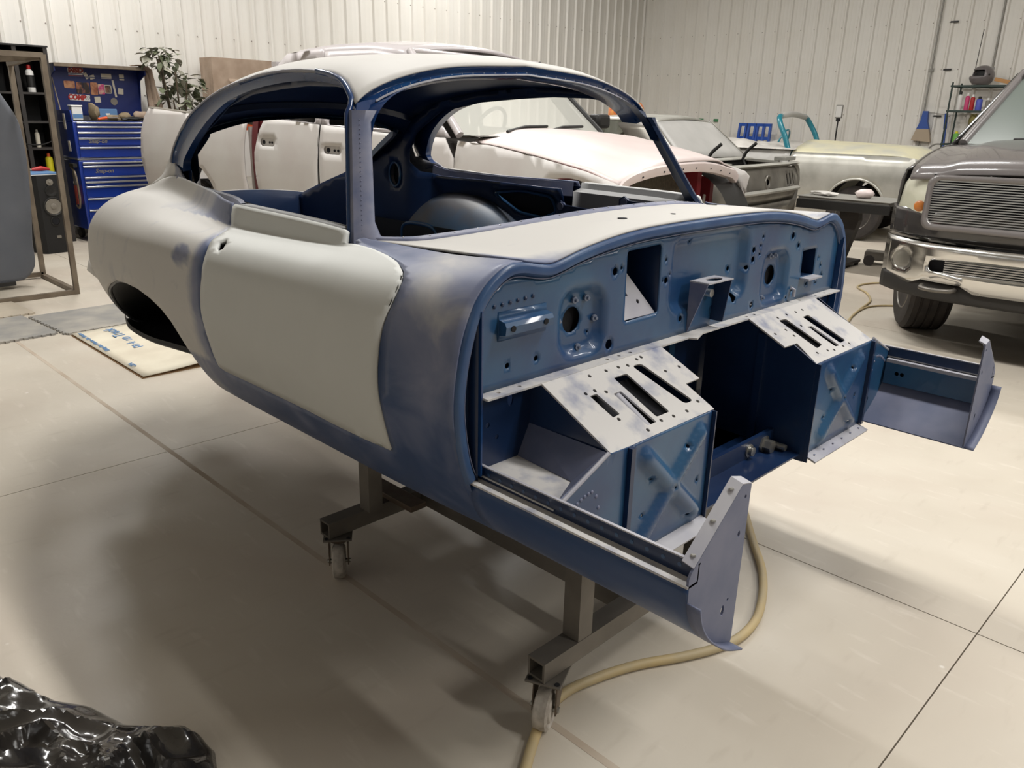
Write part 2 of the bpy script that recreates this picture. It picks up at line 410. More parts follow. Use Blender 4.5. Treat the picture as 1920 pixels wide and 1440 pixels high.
def wall(name, start, direction, inward, nsheets):
    d = Vector(direction); nrm = Vector(inward); end = start+d*(nsheets*0.9144)
    mb = MB(); a, b = start-nrm*0.03, end-nrm*0.03
    mb.add([a, b, b-nrm*0.1, a-nrm*0.1], [(0, 1, 2, 3)]); 
    vs = [Vector((q.x, q.y, z)) for z in (0, CEIL) for q in (a, b, b-nrm*0.1, a-nrm*0.1)]
    root = MB().add(vs, [(0, 1, 2, 3), (7, 6, 5, 4), (0, 4, 5, 1), (1, 5, 6, 2), (2, 6, 7, 3), (3, 7, 4, 0)]).obj(name, 'wall_white', None, 0); struct(root)
    for k in range(nsheets):
        o = bpy.data.objects.new('wall_sheet', sheet_me); COL.objects.link(o); o.parent = root
        mm = Matrix((d, -nrm, Vector((0, 0, 1)))).transposed().to_4x4(); mm.translation = start+d*(k*0.9144); o.matrix_local = mm
    return root
# seen from inside: local X runs along the wall, local -Y points into the room
wall('wall_left', CORNER-EY*26*0.9144, EY, EX, 26)
wall('wall_right', CORNER, EX, -EY, 22)
struct(MB().beam(CORNER+EX*0.03-EY*0.03, CORNER+EX*0.03-EY*0.03+Vector((0, 0, CEIL)), 0.07, 0.07).obj('trim_1', 'wall_white', None, 0))
struct(MB().box(-9.6, 12.0, -12.0, 12.6, CEIL, CEIL+0.1).obj('ceiling', 'ceiling_white', None, 0))
struct(MB().box(12.0, 12.1, -12.0, 12.6, 0, CEIL).obj('wall_front', 'wall_far', None, 0))
struct(MB().box(-9.6, 12.0, -12.1, -12.0, 0, CEIL).obj('wall_near', 'wall_far', None, 0))
for i, (lx, ly) in enumerate(LAMPS):
    t = thing('ceiling_lamp', 'long white strip lamp hanging under the workshop ceiling', 'lamp', (lx, ly, CEIL), group='strip lamps on the ceiling')
    MB().box(-1.2, 1.2, -0.15, 0.15, -0.07, 0).obj('housing', 'wall_white', t, 0)
    for yy in (-0.15, 0.12): MB().box(-1.2, 1.2, yy, yy+0.03, -0.15, -0.07).obj('side_rail', 'wall_white', t, 0)
# ================================================================== the blue sports car shell (front towards +X, centre line y = 0)
# half sections (y, z) of the lower body from the floor edge up to the waist, by station x
BS = {
 0.010: [(.600,.500),(.680,.545),(.742,.632),(.785,.735),(.803,.830),(.790,.935),(.752,1.025),(.712,1.061),(.675,1.077),(.635,1.080)],
 -0.20: [(.600,.500),(.688,.545),(.755,.632),(.800,.735),(.822,.840),(.812,.945),(.775,1.022),(.728,1.050),(.690,1.062),(.655,1.070)],
 -0.42: [(.600,.500),(.692,.545),(.762,.632),(.808,.740),(.832,.850),(.825,.950),(.788,1.022),(.735,1.047),(.700,1.060),(.672,1.072)],
 -0.47: [(.600,.500),(.692,.545),(.762,.632),(.808,.740),(.832,.850),(.825,.950),(.788,1.020),(.725,1.045),(.709,1.053),(.692,1.090)],
 -0.95: [(.600,.500),(.692,.545),(.766,.632),(.815,.745),(.840,.860),(.832,.955),(.795,1.012),(.735,1.034),(.712,1.046),(.692,1.100)],
 -1.30: [(.600,.500),(.688,.548),(.764,.640),(.815,.750),(.840,.860),(.828,.958),(.780,1.018),(.690,1.042),(.640,1.056),(.605,1.105)],
 -1.65: [(.580,.545),(.660,.575),(.735,.648),(.790,.752),(.812,.850),(.797,.950),(.745,1.018),(.660,1.057),(.590,1.074),(.550,1.118)],
 -2.00: [(.530,.532),(.615,.565),(.680,.642),(.727,.745),(.745,.825),(.736,.918),(.692,.990),(.628,1.030),(.572,1.048),(.520,1.060)],
 -2.30: [(.440,.538),(.530,.568),(.592,.638),(.632,.715),(.645,.772),(.634,.852),(.590,.922),(.530,.964),(.488,.982),(.450,.996)],
 -2.50: [(.300,.555),(.420,.580),(.490,.634),(.530,.700),(.540,.750),(.528,.815),(.475,.873),(.410,.903),(.345,.920),(.280,.932)],
 -2.60: [(.200,.590),(.300,.608),(.370,.645),(.410,.700),(.420,.740),(.400,.780),(.340,.815),(.270,.838),(.210,.850),(.150,.860)],
 -2.66: [(.020,.640),(.080,.650),(.130,.670),(.160,.700),(.165,.730),(.155,.750),(.120,.765),(.080,.773),(.050,.776),(.020,.780)],
}
# half sections of the greenhouse from the waist over the cant rail to the roof centre
GS = {
 -0.615:[(.672,1.070),(.620,1.210),(.558,1.348),(.450,1.405),(.250,1.445),(0,1.460)],
 -0.66: [(.676,1.075),(.618,1.225),(.543,1.378),(.440,1.425),(.245,1.460),(0,1.474)],
 -0.70: [(.680,1.080),(.614,1.240),(.531,1.398),(.430,1.440),(.240,1.470),(0,1.482)],
 -0.80: [(.683,1.090),(.604,1.260),(.514,1.421),(.415,1.455),(.230,1.480),(0,1.490)],
 -1.10: [(.690,1.100),(.590,1.280),(.485,1.429),(.395,1.462),(.220,1.486),(0,1.495)],
 -1.30: [(.600,1.100),(.560,1.270),(.475,1.411),(.390,1.446),(.215,1.472),(0,1.482)],
 -1.475:[(.575,1.105),(.535,1.250),(.470,1.381),(.390,1.415),(.212,1.443),(0,1.454)],
 -1.665:[(.545,1.115),(.520,1.220),(.477,1.317),(.405,1.347),(.215,1.380),(0,1.392)],
 -1.745:[(.535,1.100),(.512,1.180),(.494,1.243),(.422,1.290),(.220,1.343),(0,1.357)],
 -1.87: [(.548,1.078),(.502,1.120),(.478,1.168),(.422,1.215),(.215,1.268),(0,1.282)],
 -2.00: [(.520,1.059),(.470,1.085),(.450,1.108),(.420,1.128),(.210,1.190),(0,1.205)],
 -2.35: [(.425,.978),(.385,.978),(.355,.980),(.330,.980),(.170,.998),(0,1.003)],
}
class Loft:
    def __init__(s, T):
        xs = sorted(T); s.x0, s.x1 = xs[0], xs[-1]
        A = np.array([T[x] for x in xs], float); k = A.shape[1]
        s.gx = np.linspace(xs[0], xs[-1], 500); B = pchip(xs, A.reshape(len(xs), -1), s.gx).reshape(500, k, 2)
        s.gs = np.linspace(0, 1, 241); s.T = pchip(np.linspace(0, 1, k), B.transpose(1, 0, 2), s.gs).transpose(1, 0, 2)
    def yz(s, x, t):
        x = np.asarray(x, float); t = np.asarray(t, float)
        fx = np.clip((x-s.x0)/(s.x1-s.x0), 0, 1)*499; ft = np.clip(t, 0, 1)*240
        i = np.minimum(fx.astype(int), 498); j = np.minimum(ft.astype(int), 239); a = (fx-i)[..., None]; b = (ft-j)[..., None]
        return s.T[i, j]*(1-a)*(1-b)+s.T[i+1, j]*a*(1-b)+s.T[i, j+1]*(1-a)*b+s.T[i+1, j+1]*a*b
    def t_of_z(s, x, z):
        tt = np.linspace(0, 1, 400); zz = s.yz(np.full(400, x), tt)[:, 1]
        return float(tt[np.argmin(np.abs(zz-z))])
BODY = Loft(BS); GREEN = Loft(GS)
CAR = thing('car_body_shell', 'stripped blue and grey primered coupe body shell standing on the steel dolly', 'car body', (-1.1, 0, 0.5), world=True)
def both(fn):
    """run a builder for the near (-1) and the far (+1) side"""
    for sd in (-1, 1): fn(sd)
def lift_body(sd, off=0.0):
    def f(x, t):
        yz = BODY.yz(x, t)
        if off:
            e = 1e-3; d = BODY.yz(x, np.minimum(t+e, 1))-BODY.yz(x, np.maximum(t-e, 0)); L = np.linalg.norm(d, axis=1)[:, None]+1e-9
            nrm = np.c_[d[:, 1], -d[:, 0]]/L; yz = yz-off*nrm
        return np.c_[x, sd*yz[:, 0], yz[:, 1]]
    return f
def xt(pts): return [(x, BODY.t_of_z(x, z)) for x, z in pts]
DOOR_F = [(-.425,1.060),(-.361,1.059),(-.289,1.055),(-.237,1.050),(-.199,1.042),(-.178,1.029),(-.172,1.010),(-.174,.986),(-.181,.953),(-.186,.917),(-.188,.870),(-.188,.827),(-.190,.779),(-.195,.728),(-.202,.684)]
DOOR_B = [(-.29,.684),(-.40,.685),(-.50,.687),(-.60,.688),(-.748,.688),(-.898,.686)]
DOOR_R = [(-.929,.694),(-.924,.728),(-.915,.774),(-.906,.821),(-.903,.863),(-.899,.904),(-.892,.938),(-.892,.969),(-.900,.995),(-.925,1.017),(-.945,1.030)]
def in_xt(pts, d):
    """pull a closed (x, t) outline inwards by d metres"""
    p = np.array(pts); s = np.array((1.0, 1.25)); q = p*s; c = q.mean(0); t = np.roll(q, -1, 0)-np.roll(q, 1, 0); L = np.linalg.norm(t, axis=1)[:, None]+1e-9
    nrm = np.c_[-t[:, 1], t[:, 0]]/L; area = 0.5*np.sum(q[:, 0]*np.roll(q[:, 1], -1)-np.roll(q[:, 0], -1)*q[:, 1])
    return ((q+nrm*d*(1 if area > 0 else -1))/s)
S12 = (1.0, 1.25)
ARCH = [(-1.125,.575),(-1.112,.640),(-1.116,.690),(-1.128,.735),(-1.150,.775),(-1.185,.804),(-1.240,.826),(-1.320,.840),(-1.420,.842),(-1.530,.830),(-1.640,.800),(-1.790,.750),(-1.910,.695),(-1.995,.645),(-2.045,.595),(-2.06,.555)]
door_edge = xt(DOOR_F+DOOR_B+DOOR_R)
top_rear = [(-.972, .89), (-.988, .95), (-.994, 1.0)]
HANDLE = [(-.850,1.001),(-.872,1.008),(-.888,1.018),(-.876,1.0235),(-.848,1.018),(-.834,1.008)]

# ---- one piece outer side: scuttle, sill and rear quarter around the door opening
def side_paint(co):
    x, y, z = co.T; ay = np.abs(y)
    g = np.full(len(co), 0.86)                                   # rear quarter: grey primer
    edge = np.interp(z, [.68, .80, .95, 1.05], [-.93, -.91, -.89, -.90])          # door gap
    g = np.where(x > edge-.13, 0.28+0.58*sstep(edge-.02, edge-.10, x), g)        # rubbed through along the door gap
    front = x > -0.45
    top = sstep(0.90, 1.05, z)
    g = np.where(front, 0.24+0.26*top+0.14*np.sin(9*z+14*x), g)
    g = np.where(z < 0.70, np.where(x > -1.0, 0.16+0.12*sstep(-0.3, -1.0, x), np.minimum(g, 0.5)), g)
    g = np.where((z > 0.70) & (z < 0.80) & front, 0.22+0.6*(z-0.70), g)
    g = np.where((x < -1.02) & (z < 0.62), 0.62, g)
    wa = (x < -0.93) & (x > -1.5) & (z > 1.045); g = np.where(wa, 0.42+0.4*sstep(-1.1, -1.5, x), g)
    pd = ((x+1.035)/.050)**2+((z-.974)/.026)**2; g = np.where(y < 0, g-.42*sstep(1.5, .6, pd), g)
    return g
def body_side(sd):
    ol = [(0.008, t) for t in np.linspace(0.0, 1.0, 40)]
    ol += [(x, 1.0) for x in np.linspace(-0.02, -0.43, 16)] + [(-.44, .95)]
    ol += door_edge + top_rear
    ol += [(x, 1.0) for x in np.linspace(-1.02, -2.659, 60)] + [(-2.659, t) for t in np.linspace(0.97, 0.03, 12)]
    ol += [(x, 0.0) for x in np.linspace(-2.659, -2.08, 18)]
    ol += xt(ARCH)[::-1] + [(-1.12, 0.0)] + [(x, 0.0) for x in np.linspace(-1.08, -0.01, 30)]
    mb = panel(ol, [], 0.024, lift_body(sd), bstep=0.022, scale=S12)
    mb.obj('body_side', 'skin', CAR, 40, side_paint, 0.004, 0 if sd < 0 else 0)
both(body_side)
# dark inner skin behind the door gap
def jamb(sd):
    ol = [(-0.02, .12), (-0.02, .93), (-.40, .93), (-.42, .99), (-.99, .99), (-1.06, .93), (-1.06, .12)]
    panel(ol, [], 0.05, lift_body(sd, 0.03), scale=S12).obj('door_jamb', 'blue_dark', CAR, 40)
both(jamb)
# ---- doors with a raised waist strip, handle hole and inner frame
def door_paint(co):
    x, y, z = co.T; return 0.75-0.25*sstep(0.95, 0.70, z)
def door(sd):
    ol = in_xt(door_edge+[(-.965, .89), (-.982, .95), (-.982, .985), (-.968, 1.0), (-.95, 1.0), (-.475, 1.0), (-.462, .99), (-.455, .92)], 0.0035)
    hole = [(x, BODY.t_of_z(x, z)) for x, z in HANDLE]
    mb = panel(ol, [rquad(np.array(hole)*np.array(S12), 0.004)], 0.02, lift_body(sd), bstep=0.02, scale=S12) if False else panel(ol, [np.array(hole)], 0.02, lift_body(sd), bstep=0.02, scale=S12)
    d = mb.obj('door', 'door_primer', CAR, 40, door_paint, 0.012, 0)
    d['label'] = 'off white primed door'
    panel([(-.91, .62), (-.81, .62), (-.81, .80), (-.91, .80)], [], 0.03, lift_body(sd, 0.014), scale=S12).obj('handle_recess', 'void', d, 40)
    # inner frame: top rail and inner sheet
    m = MB(); xs = np.linspace(-.50, -.955, 12)
    yt = BODY.yz(xs, np.ones(12)); 
    m.loft([[(x, sd*(a[0]-o), a[1]+h) for x, a in zip(xs, yt)] for o, h in ((0.0, 0.0), (.03, 0.0), (.035, -.02), (.075, -.03), (.08, -.16), (.07, -.30))])
    m.obj('inner_frame', 'alu_grey', d, 30, thick=0.006)
mat('alu_grey', lin(150, 150, 150), 0.55)
both(door)

# ---- scuttle top (cowl)
FL = [(0,1.114),(.10,1.114),(.176,1.113),(.274,1.110),(.35,1.104),(.42,1.095),(.487,1.083),(.525,1.074),(.56,1.068),(.60,1.073),(.635,1.080)]
fy = np.array([p[0] for p in FL]); fz = np.array([p[1] for p in FL])
def front_z(y): return pchip(fy, fz, np.abs(y))
BL = [(0,-.205,1.116),(.15,-.212,1.113),(.30,-.245,1.100),(.42,-.285,1.086),(.52,-.330,1.073),(.60,-.375,1.065),(.655,-.435,1.064)]
by = np.array([p[0] for p in BL]); bx = np.array([p[1] for p in BL]); bz = np.array([p[2] for p in BL])
def base_xz(w):
    a = np.abs(w)*0.655; return np.sign(w)*a, pchip(by, bx, a), pchip(by, bz, a)
def cowl_paint(co):
    x, y, z = co.T; a = np.abs(y); g = 0.88-0.0*x
    g = np.where(y < 0, 0.88-0.50*sstep(.40, .62, a+0.25*np.sin(6*x)), 0.86-.2*sstep(.5, .64, a)); return g
def cowl():
    ws = np.linspace(-1, 1, 81); rings = []
    y0 = ws*0.637; z0 = front_z(y0); y1, x1, z1 = base_xz(ws)
    for v in np.linspace(0, 1, 14):
        crown = 0.006*math.sin(PI*v)
        rings.append([(0.008+(xb-0.008)*v, ya+(yb-ya)*v, za+(zb-za)*v+crown*(1-w*w)) for w, ya, yb, xb, za, zb in zip(ws, y0, y1, x1, z0, z1)])
    rings = MB().loft(rings)
    o = rings.obj('cowl', 'skin', CAR, 60, cowl_paint)
    md = o.modifiers.new('sheet', 'SOLIDIFY'); md.thickness = 0.004; md.offset = 1
    for px, py, r in ((-.085, -.225, .011), (-.05, -.08, .006), (-.12, .20, .014)):
        w_ = py/.637; v_ = (px-.008)/(float(base_xz(np.array([w_]))[1][0])-.008); z = float(front_z(py))*(1-v_)+float(base_xz(np.array([w_]))[2][0])*v_+.006*math.sin(PI*v_)*(1-w_*w_)
        MB().lathe([(r, -.002), (r, .0052)], 14, (px, py, z)).obj('drilled_hole', 'void', o, 0)
    # screen rubber flange round the base of the windscreen opening
    rg = [[(xb+dx, yb, zb+dz) for yb, xb, zb in zip(y1, x1, z1)] for dx, dz in ((.014, .002), (.004, .009), (-.012, .011), (-.014, -.02))]
    f = MB().loft(rg).obj('windscreen_flange', 'pillar_grey', CAR, 30, thick=0.002)
    m = MB()
    for k in range(3, 78, 3): m.lathe([(.0022, 0), (.0022, .001), (.001, .0016)], 6, (x1[k]-.004, y1[k], z1[k]+.0105))
    m.obj('rivets', 'rivet', f, 30, props={'kind': 'stuff'})
cowl()
# ---- rolled front lip of the scuttle
LIPN = [(0,1.114),(.10,1.114),(.176,1.113),(.274,1.110),(.35,1.104),(.42,1.095),(.487,1.083),(.525,1.074),(.56,1.068),(.60,1.073),(.635,1.080),(.668,1.080),(.70,1.068),(.73,1.047),(.757,1.014),(.782,.955),(.797,.89),(.802,.82),(.795,.76),(.782,.705),(.772,.680)]
half = smooth_line(LIPN, 0.012)
lip = np.vstack([half[::-1]*np.array((-1, 1)), half[1:]])           # near side first
mat('lip_blue', lin(58, 86, 124), 0.36, col2=lin(40, 66, 108), scale=9)
def lip_obj():
    rg = []
    for d, x in ((0.0, 0.006), (0.002, .013), (0.007, .016), (0.019, .015), (0.024, .007), (0.030, -.004)):
        c = inset(lip, -d); rg.append([(x, p[0], p[1]) for p in c])
    MB().loft(rg).obj('scuttle_lip', 'lip_blue', CAR, 45)
    c = inset(lip, -0.0275); MB().tube([(0.006, p[0], p[1]) for p in c], 0.0012, 6).obj('lip_highlight', 'pillar_grey', CAR, 60)  # thin grey line drawn in for the highlight along the lip's inner edge
lip_obj()
# ---- firewall: pressed panel with dimples, holes and two cut-outs
FB = 0.846
def firewall():
    top = inset(lip, -0.029); k = (top[:, 1] > 0.97); top = top[k]
    top = top[np.abs(top[:, 0]) < 0.742]
    ol = [(-.742, FB)]+[(-.742, .90), (-.742, .96)]+[tuple(p) for p in top]+[(.742, .96), (.742, FB)]
    wins = [rquad([(-.314, 1.066), (-.190, 1.070), (-.186, .915), (-.310, .912)], .008), rquad([(.511, .985), (.594, .985), (.597, .908), (.514, .912)], .005)]
    holes = wins+[circ(-.463, .939, .027, 22), circ(.367, .931, .027, 22)]
    small = [(-.352, 1.028, .009), (-.331, 1.033, .004), (-.169, 1.033, .004), (-.163, .985, .0075), (-.150, .998, .0025), (-.176, .985, .0025), (-.09, .885, .0075), (-.359, .872, .0115), (-.586, .886, .006), (-.664, .887, .006),
             (.438, 1.034, .0095), (.268, 1.046, .005), (.226, 1.016, .008), (.226, .991, .0085), (.26, 1.024, .004), (.258, 1.002, .004), (.201, .973, .006), (.478, 1.004, .007), (.246, .868, .009), (.469, .878, .006), (.139, .975, .007), (.15, .90, .012), (.56, .885, .006), (.64, .93, .004), (.655, .90, .004), (.62, .955, .003), (-.05, 1.06, .003), (-.41, .905, .003), (-.51, .905, .003), (.62, .88, .004), (.44, .86, .004)]
    holes += [circ(y, z, r, 10) for y, z, r in small]
    def rr(y, z, cy, cz, hw, hh, r):
        qx = np.abs(y-cy)-(hw-r); qy = np.abs(z-cz)-(hh-r)
        return np.hypot(np.maximum(qx, 0), np.maximum(qy, 0))+np.minimum(np.maximum(qx, qy), 0)-r
    def depth(y, z):
        d = np.zeros_like(y)
        for c in ((-.447, .936, .068, .070, .045), (.362, .928, .068, .072, .045), (.03, .99, .165, .085, .035)):
            d = np.maximum(d, 0.020*sstep(0.008, -0.014, rr(y, z, *c)))
        return d
    def lift(y, z): return np.c_[-depth(y, z), y, z]
    o = panel(ol, holes, 0.0105, lift, bstep=0.012).obj('firewall', 'blue', CAR, 50, thick=0.003, toff=0)
    # black space behind the holes
    MB().box(-.040, -.034, -.72, -.32, .86, 1.02).obj('hole_backing', 'void', o, 0)
    MB().box(-.040, -.034, -.17, .50, .86, 1.02).obj('hole_backing', 'void', o, 0)
    MB().box(-.040, -.034, .605, .72, .86, 1.0).obj('hole_backing', 'void', o, 0)
    # deep cut-out duct on the near side with its sloping bracket plate
    m = MB(); m.add([(0, -.314, 1.07), (0, -.186, 1.07), (0, -.186, .912), (0, -.312, .912), (-.13, -.314, 1.07), (-.13, -.186, 1.07), (-.13, -.186, .912), (-.13, -.312, .912)], [(1, 2, 6, 5), (0, 4, 7, 3), (0, 1, 5, 4), (4, 5, 6, 7)])
    m.obj('duct', 'blue_dark', o, 0)
    p = panel([(-.310, .0), (-.188, .0), (-.26, .125), (-.310, .14)], [[(-.300, .045), (-.262, .045), (-.285, .098), (-.300, .102)], circ(-.235, .03, .005, 8)], 0.02, lambda y, u: np.c_[-.004-u*.55, y, .914+u])
    p.obj('duct_plate', 'lavender', o, 0, thick=0.003)
    m = MB(); m.add([(0, .511, .985), (0, .594, .985), (0, .597, .908), (0, .514, .912), (-.08, .511, .985), (-.08, .594, .985), (-.08, .597, .908), (-.08, .514, .912)], [(0, 4, 7, 3), (1, 2, 6, 5), (0, 1, 5, 4), (4, 5, 6, 7), (3, 7, 6, 2)])
    m.obj('duct', 'blue_dark', o, 0)
    MB().box(.002, .03, .511, .597, .903, .908).obj('duct_tray', 'lavender', o, 0)
    # pressed channel bracket
    m = MB(); prof = [(0.003, .993), (.004, .980), (.020, .976), (.024, .968), (.022, .953), (.006, .950), (.003, .938)]
    m.loft([[(x, y, z) for x, z in prof] for y in (-.690, -.563)]); m.add([(x, -.690, z) for x, z in prof], [tuple(range(7))]); m.add([(x, -.563, z) for x, z in prof], [tuple(range(7))])
    b = m.obj('channel_bracket', 'blue', o, 20, thick=0.002)
    for y in (-.672, -.585): MB().lathe([(.006, 0), (.006, .002)], 10, (.0235, y, .964), 'x').obj('bracket_hole', 'void', b, 0)
    m = MB()
    for y, z in ((-.46, .98), (-.423, .98), (-.509, .944), (-.394, .933), (-.444, .879), (.35, .985), (.375, .985), (.33, .873)):
        MB().lathe([(.0075, -.016), (.0075, -.012), (.004, -.011), (.0035, -.006), (0.001, -.005)], 10, (0, y, z), 'x').obj('stud', 'stud_grey', o, 30)
    for y in np.linspace(-.70, -.60, 6): MB().lathe([(.004, 0), (.004, .0035), (.002, .005)], 8, (0, y, 1.005+.06*(y+.70)), 'x').obj('spot_weld', 'blue_dark', o, 30)
    # centre bracket: tapered box with a shelf on top
    ctop, cbot = .972, .846
    m = MB(); zt = ctop
    m.prism([(-.058, zt-.004), (.043, zt-.004), (.043, .90), (-.056, .85)], lambda y, z: (.001, y, z), lambda y, z: (.004, y, z))
    brk = m.obj('bracket', 'blue', o, 0)
    MB().prism([(0, zt), (.050, zt), (.004, .848), (0, .848)], lambda x, z: (x, -.060, z), lambda x, z: (x, -.057, z)).obj('bracket_side', 'pillar_grey', brk, 0)
    MB().prism([(0, zt), (.050, zt), (.036, .862), (0, .862)], lambda x, z: (x, .043, z), lambda x, z: (x, .046, z)).obj('bracket_side', 'blue_dark', brk, 0)
    panel([(0, -.062), (.052, -.062), (.052, .048), (0, .048)], [circ(.027, .0, .016, 14, .028)], 0.03, lambda x, y: np.c_[x, y, np.full_like(x, zt)]).obj('bracket_shelf', 'lavender', brk, 0, thick=0.003)
    MB().tube([(.004, .01, .935), (.020, .01, .935)], .010, 12).obj('bush', 'alu', brk, 40)
    MB().tube([(.004, .462, .885), (.014, .462, .882), (.014, .462, .862)], .005, 8).obj('tab', 'lavender', o, 40)
firewall()
# ---- side posts either side of the firewall
def post(sd):
    m = MB(); zs = np.linspace(.672, 1.005, 14); prof = []
    ys = np.interp(zs, [.67, .69, .76, .82, .89, .955, 1.005], [.768, .778, .792, .799, .795, .780, .757])
    m.loft([[(x, sd*(ya-o if k < 3 else .744), z) for z, ya in zip(zs, ys)] for k, (x, o) in enumerate(((.0, .012), (-.015, .018), (-.018, .030), (-.018, 0), (.010, 0)))])
    o = m.obj('door_post', 'blue_dark', CAR, 30, thick=0.002)
    MB().box(-.002, .018, sd*.743-.002, sd*.743+.002, .69, 1.005).obj('post_fin', 'blue_wet', o, 0)
    for z in (.80, .775): MB().lathe([(.005, 0), (.005, .003)], 10, (-.017, sd*.768, z), 'x').obj('post_slot', 'void', o, 0)
    MB().lathe([(.0085, 0), (.0085, .003)], 12, (-.017, sd*.768, .735), 'x').obj('post_hole', 'void', o, 0)
    for z in np.linspace(.80, .98, 7): MB().lathe([(.004, 0), (.004, .004), (.002, .006)], 8, (-.018, sd*.757, z), 'x').obj('spot_weld', 'blue_wet', o, 30)
both(post)
# ---- horizontal shelf flange under the firewall
def flange():
    ol = [(0, -.742), (.032, -.742), (.032, -.095), (.050, -.085), (.030, -.03), (.030, .742), (0, .742)]
    hs = [circ(.016, y, .0045, 8) for y in (-.70, -.645, -.38, -.34, -.30, .20, .24, .50, .60, .66)]
    panel(ol, hs, 0.03, lambda x, y: np.c_[x, y, np.full_like(x, FB)]).obj('shelf_flange', 'lavender_worn', CAR, 0, thick=0.004)
flange()
# ---- foot well boxes
D0 = np.array((.03, 0, .845)); DD = np.array((.17, 0, -.095)); DD = DD/np.linalg.norm(DD)
def lift_slope(y, u): return np.c_[D0[0]+DD[0]*u, y, D0[2]+DD[2]*u+.001]
def xemb(y, z, cy, cz, hw, hh):
    """height of the pressed cross"""
    def cap(a, b):
        a = np.array(a); b = np.array(b); ab = b-a; t = np.clip(((y-a[0])*ab[0]+(z-a[1])*ab[1])/(ab@ab), 0, 1); return np.hypot(y-a[0]-t*ab[0], z-a[1]-t*ab[1])
    d = np.minimum(cap((cy-hw, cz-hh), (cy+hw, cz+hh)), cap((cy-hw, cz+hh), (cy+hw, cz-hh)))
    r0 = .019; return .015*sstep(r0+.006, .005, d)
def footbox(sd):
    near = sd < 0
    y_out, y_in, xf, zb, zt = .590, .250, .200, .500, .750
    if near:
        corners = [(-.600, 0), (-.206, 0), (-.192, .113), (-.246, .114), (-.240, .195), (-.535, .196), (-.590, .194)]
        slots = [rquad([(-.519, .064), (-.498, .064), (-.489, .125), (-.512, .127)], .003), rquad([(-.458, .077), (-.434, .077), (-.421, .171), (-.450, .171)], .003), rquad([(-.420, .041), (-.376, .041), (-.364, .161), (-.409, .161)], .005), rquad([(-.343, .028), (-.312, .028), (-.273, .158), (-.304, .158)], .010)]
        dots = [(-.474, .019), (-.421, .019), (-.381, .02), (-.352, .023), (-.312, .015), (-.294, .013), (-.523, .056), (-.495, .056), (-.471, .067), (-.503, .135), (-.46, .180), (-.406, .172), (-.365, .174), (-.318, .175), (-.263, .164), (-.266, .067), (-.215, .068)]
    else:
        corners = [(.187, 0), (.569, 0), (.596, .195), (.245, .195), (.262, .119), (.200, .117)]
        slots = [rquad([(.294, .035), (.331, .037), (.355, .150), (.317, .155)], .006), rquad([(.380, .083), (.403, .085), (.422, .172), (.400, .170)], .003), rquad([(.410, .049), (.445, .047), (.474, .164), (.438, .166)], .005)]
        dots = [(.303, .026), (.355, .025), (.406, .026), (.446, .026), (.36, .073), (.279, .07), (.285, .095), (.22, .071), (.434, .178), (.474, .178), (.378, .178), (.35, .172), (.297, .167)]
    b = panel(corners, slots+[circ(a, c, .0045, 8) for a, c in dots], 0.03, lift_slope).obj('footwell_top', 'lavender_worn', CAR, 0, thick=0.004)
    if near:   # pressed gutter below the second slot
        MB().tube([lift_slope(np.array([-.441]), np.array([u]))[0]+np.array((-.006, 0, -.012)) for u in (.075, .12, .172)], .011, 10).obj('gutter', 'lavender', b, 40)
    else:
        MB().tube([lift_slope(np.array([.395+.1*(u-.08)]), np.array([u]))[0]+np.array((-.006, 0, -.012)) for u in (.075, .12, .172)], .009, 10).obj('gutter', 'lavender', b, 40)
    # dark inside just under the slots
    MB().add([lift_slope(np.array([q]), np.array([u]))[0]+np.array((-.03, 0, -.05)) for q, u in ((sd*.56, .02), (sd*.25, .02), (sd*.25, .18), (sd*.56, .18))], [(0, 1, 2, 3)]).obj('slot_backing', 'void', b, 0)
    # pressed front face
    y0, y1 = sorted((sd*(.530 if near else .590), sd*y_in))
    cy = (y0+y1)/2
    hs = [circ(cy+a, z, .004, 8) for a, z in ((-.07, .66), (.05, .695), (.11, .70), (.105, .60), (.07, .535), (-.09, .585), (0, .622))]
    f = panel([(y0, zb), (y1, zb), (y1, zt), (y0, zt)], hs, 0.010, lambda y, z: np.c_[xf+xemb(y, z, cy, .622, .095, .09), y, z]).obj('footwell_front', 'blue', CAR, 50, thick=0.003, toff=1)
    ys = sd*y_in; e = .02*sd
    m = MB().box(xf-.004, xf+.012, min(ys, ys-e*.2), max(ys, ys-e*.2), zb-.02, zt); m.obj('corner_fin', 'blue_dark', f, 0)
    m = MB().add([(xf, y0, zb), (xf, y1, zb), (xf+.034, y1, zb-.012), (xf+.034, y0, zb-.012)], [(0, 1, 2, 3)]); m.obj('bottom_flange', 'lavender', f, 0, thick=0.005)
    for k in range(6):
        q = y0+(y1-y0)*(k+.5)/6; MB().lathe([(.003, 0), (.003, .001)], 6, (xf+.017, q, zb-.004)).obj('spot_weld', 'pillar_grey', f, 0)
    # inner side wall
    m = MB().prism([(-.12, .845), (.03, .845), (xf, zt), (xf, zb-.02), (-.12, zb-.02)], lambda x, z: (x, sd*(y_in-.001), z), lambda x, z: (x, sd*(y_in-.006), z)); w_ = m.obj('footwell_inner_side', 'blue_dark', CAR, 0)
    MB().box(.04, .06, *sorted((sd*(y_in-.006), sd*(y_in-.016))), zb, .80).obj('rib', 'blue_dark', w_, 0)
    # outer side wall, sloping
    m = MB().prism([(-.02, .845), (.03, .845), (xf, zt), (xf, .66), (-.02, .66)], lambda x, z: (x, sd*.590, z), lambda x, z: (x, sd*.586, z)); m.obj('footwell_outer_side', 'blue_dark', CAR, 0)
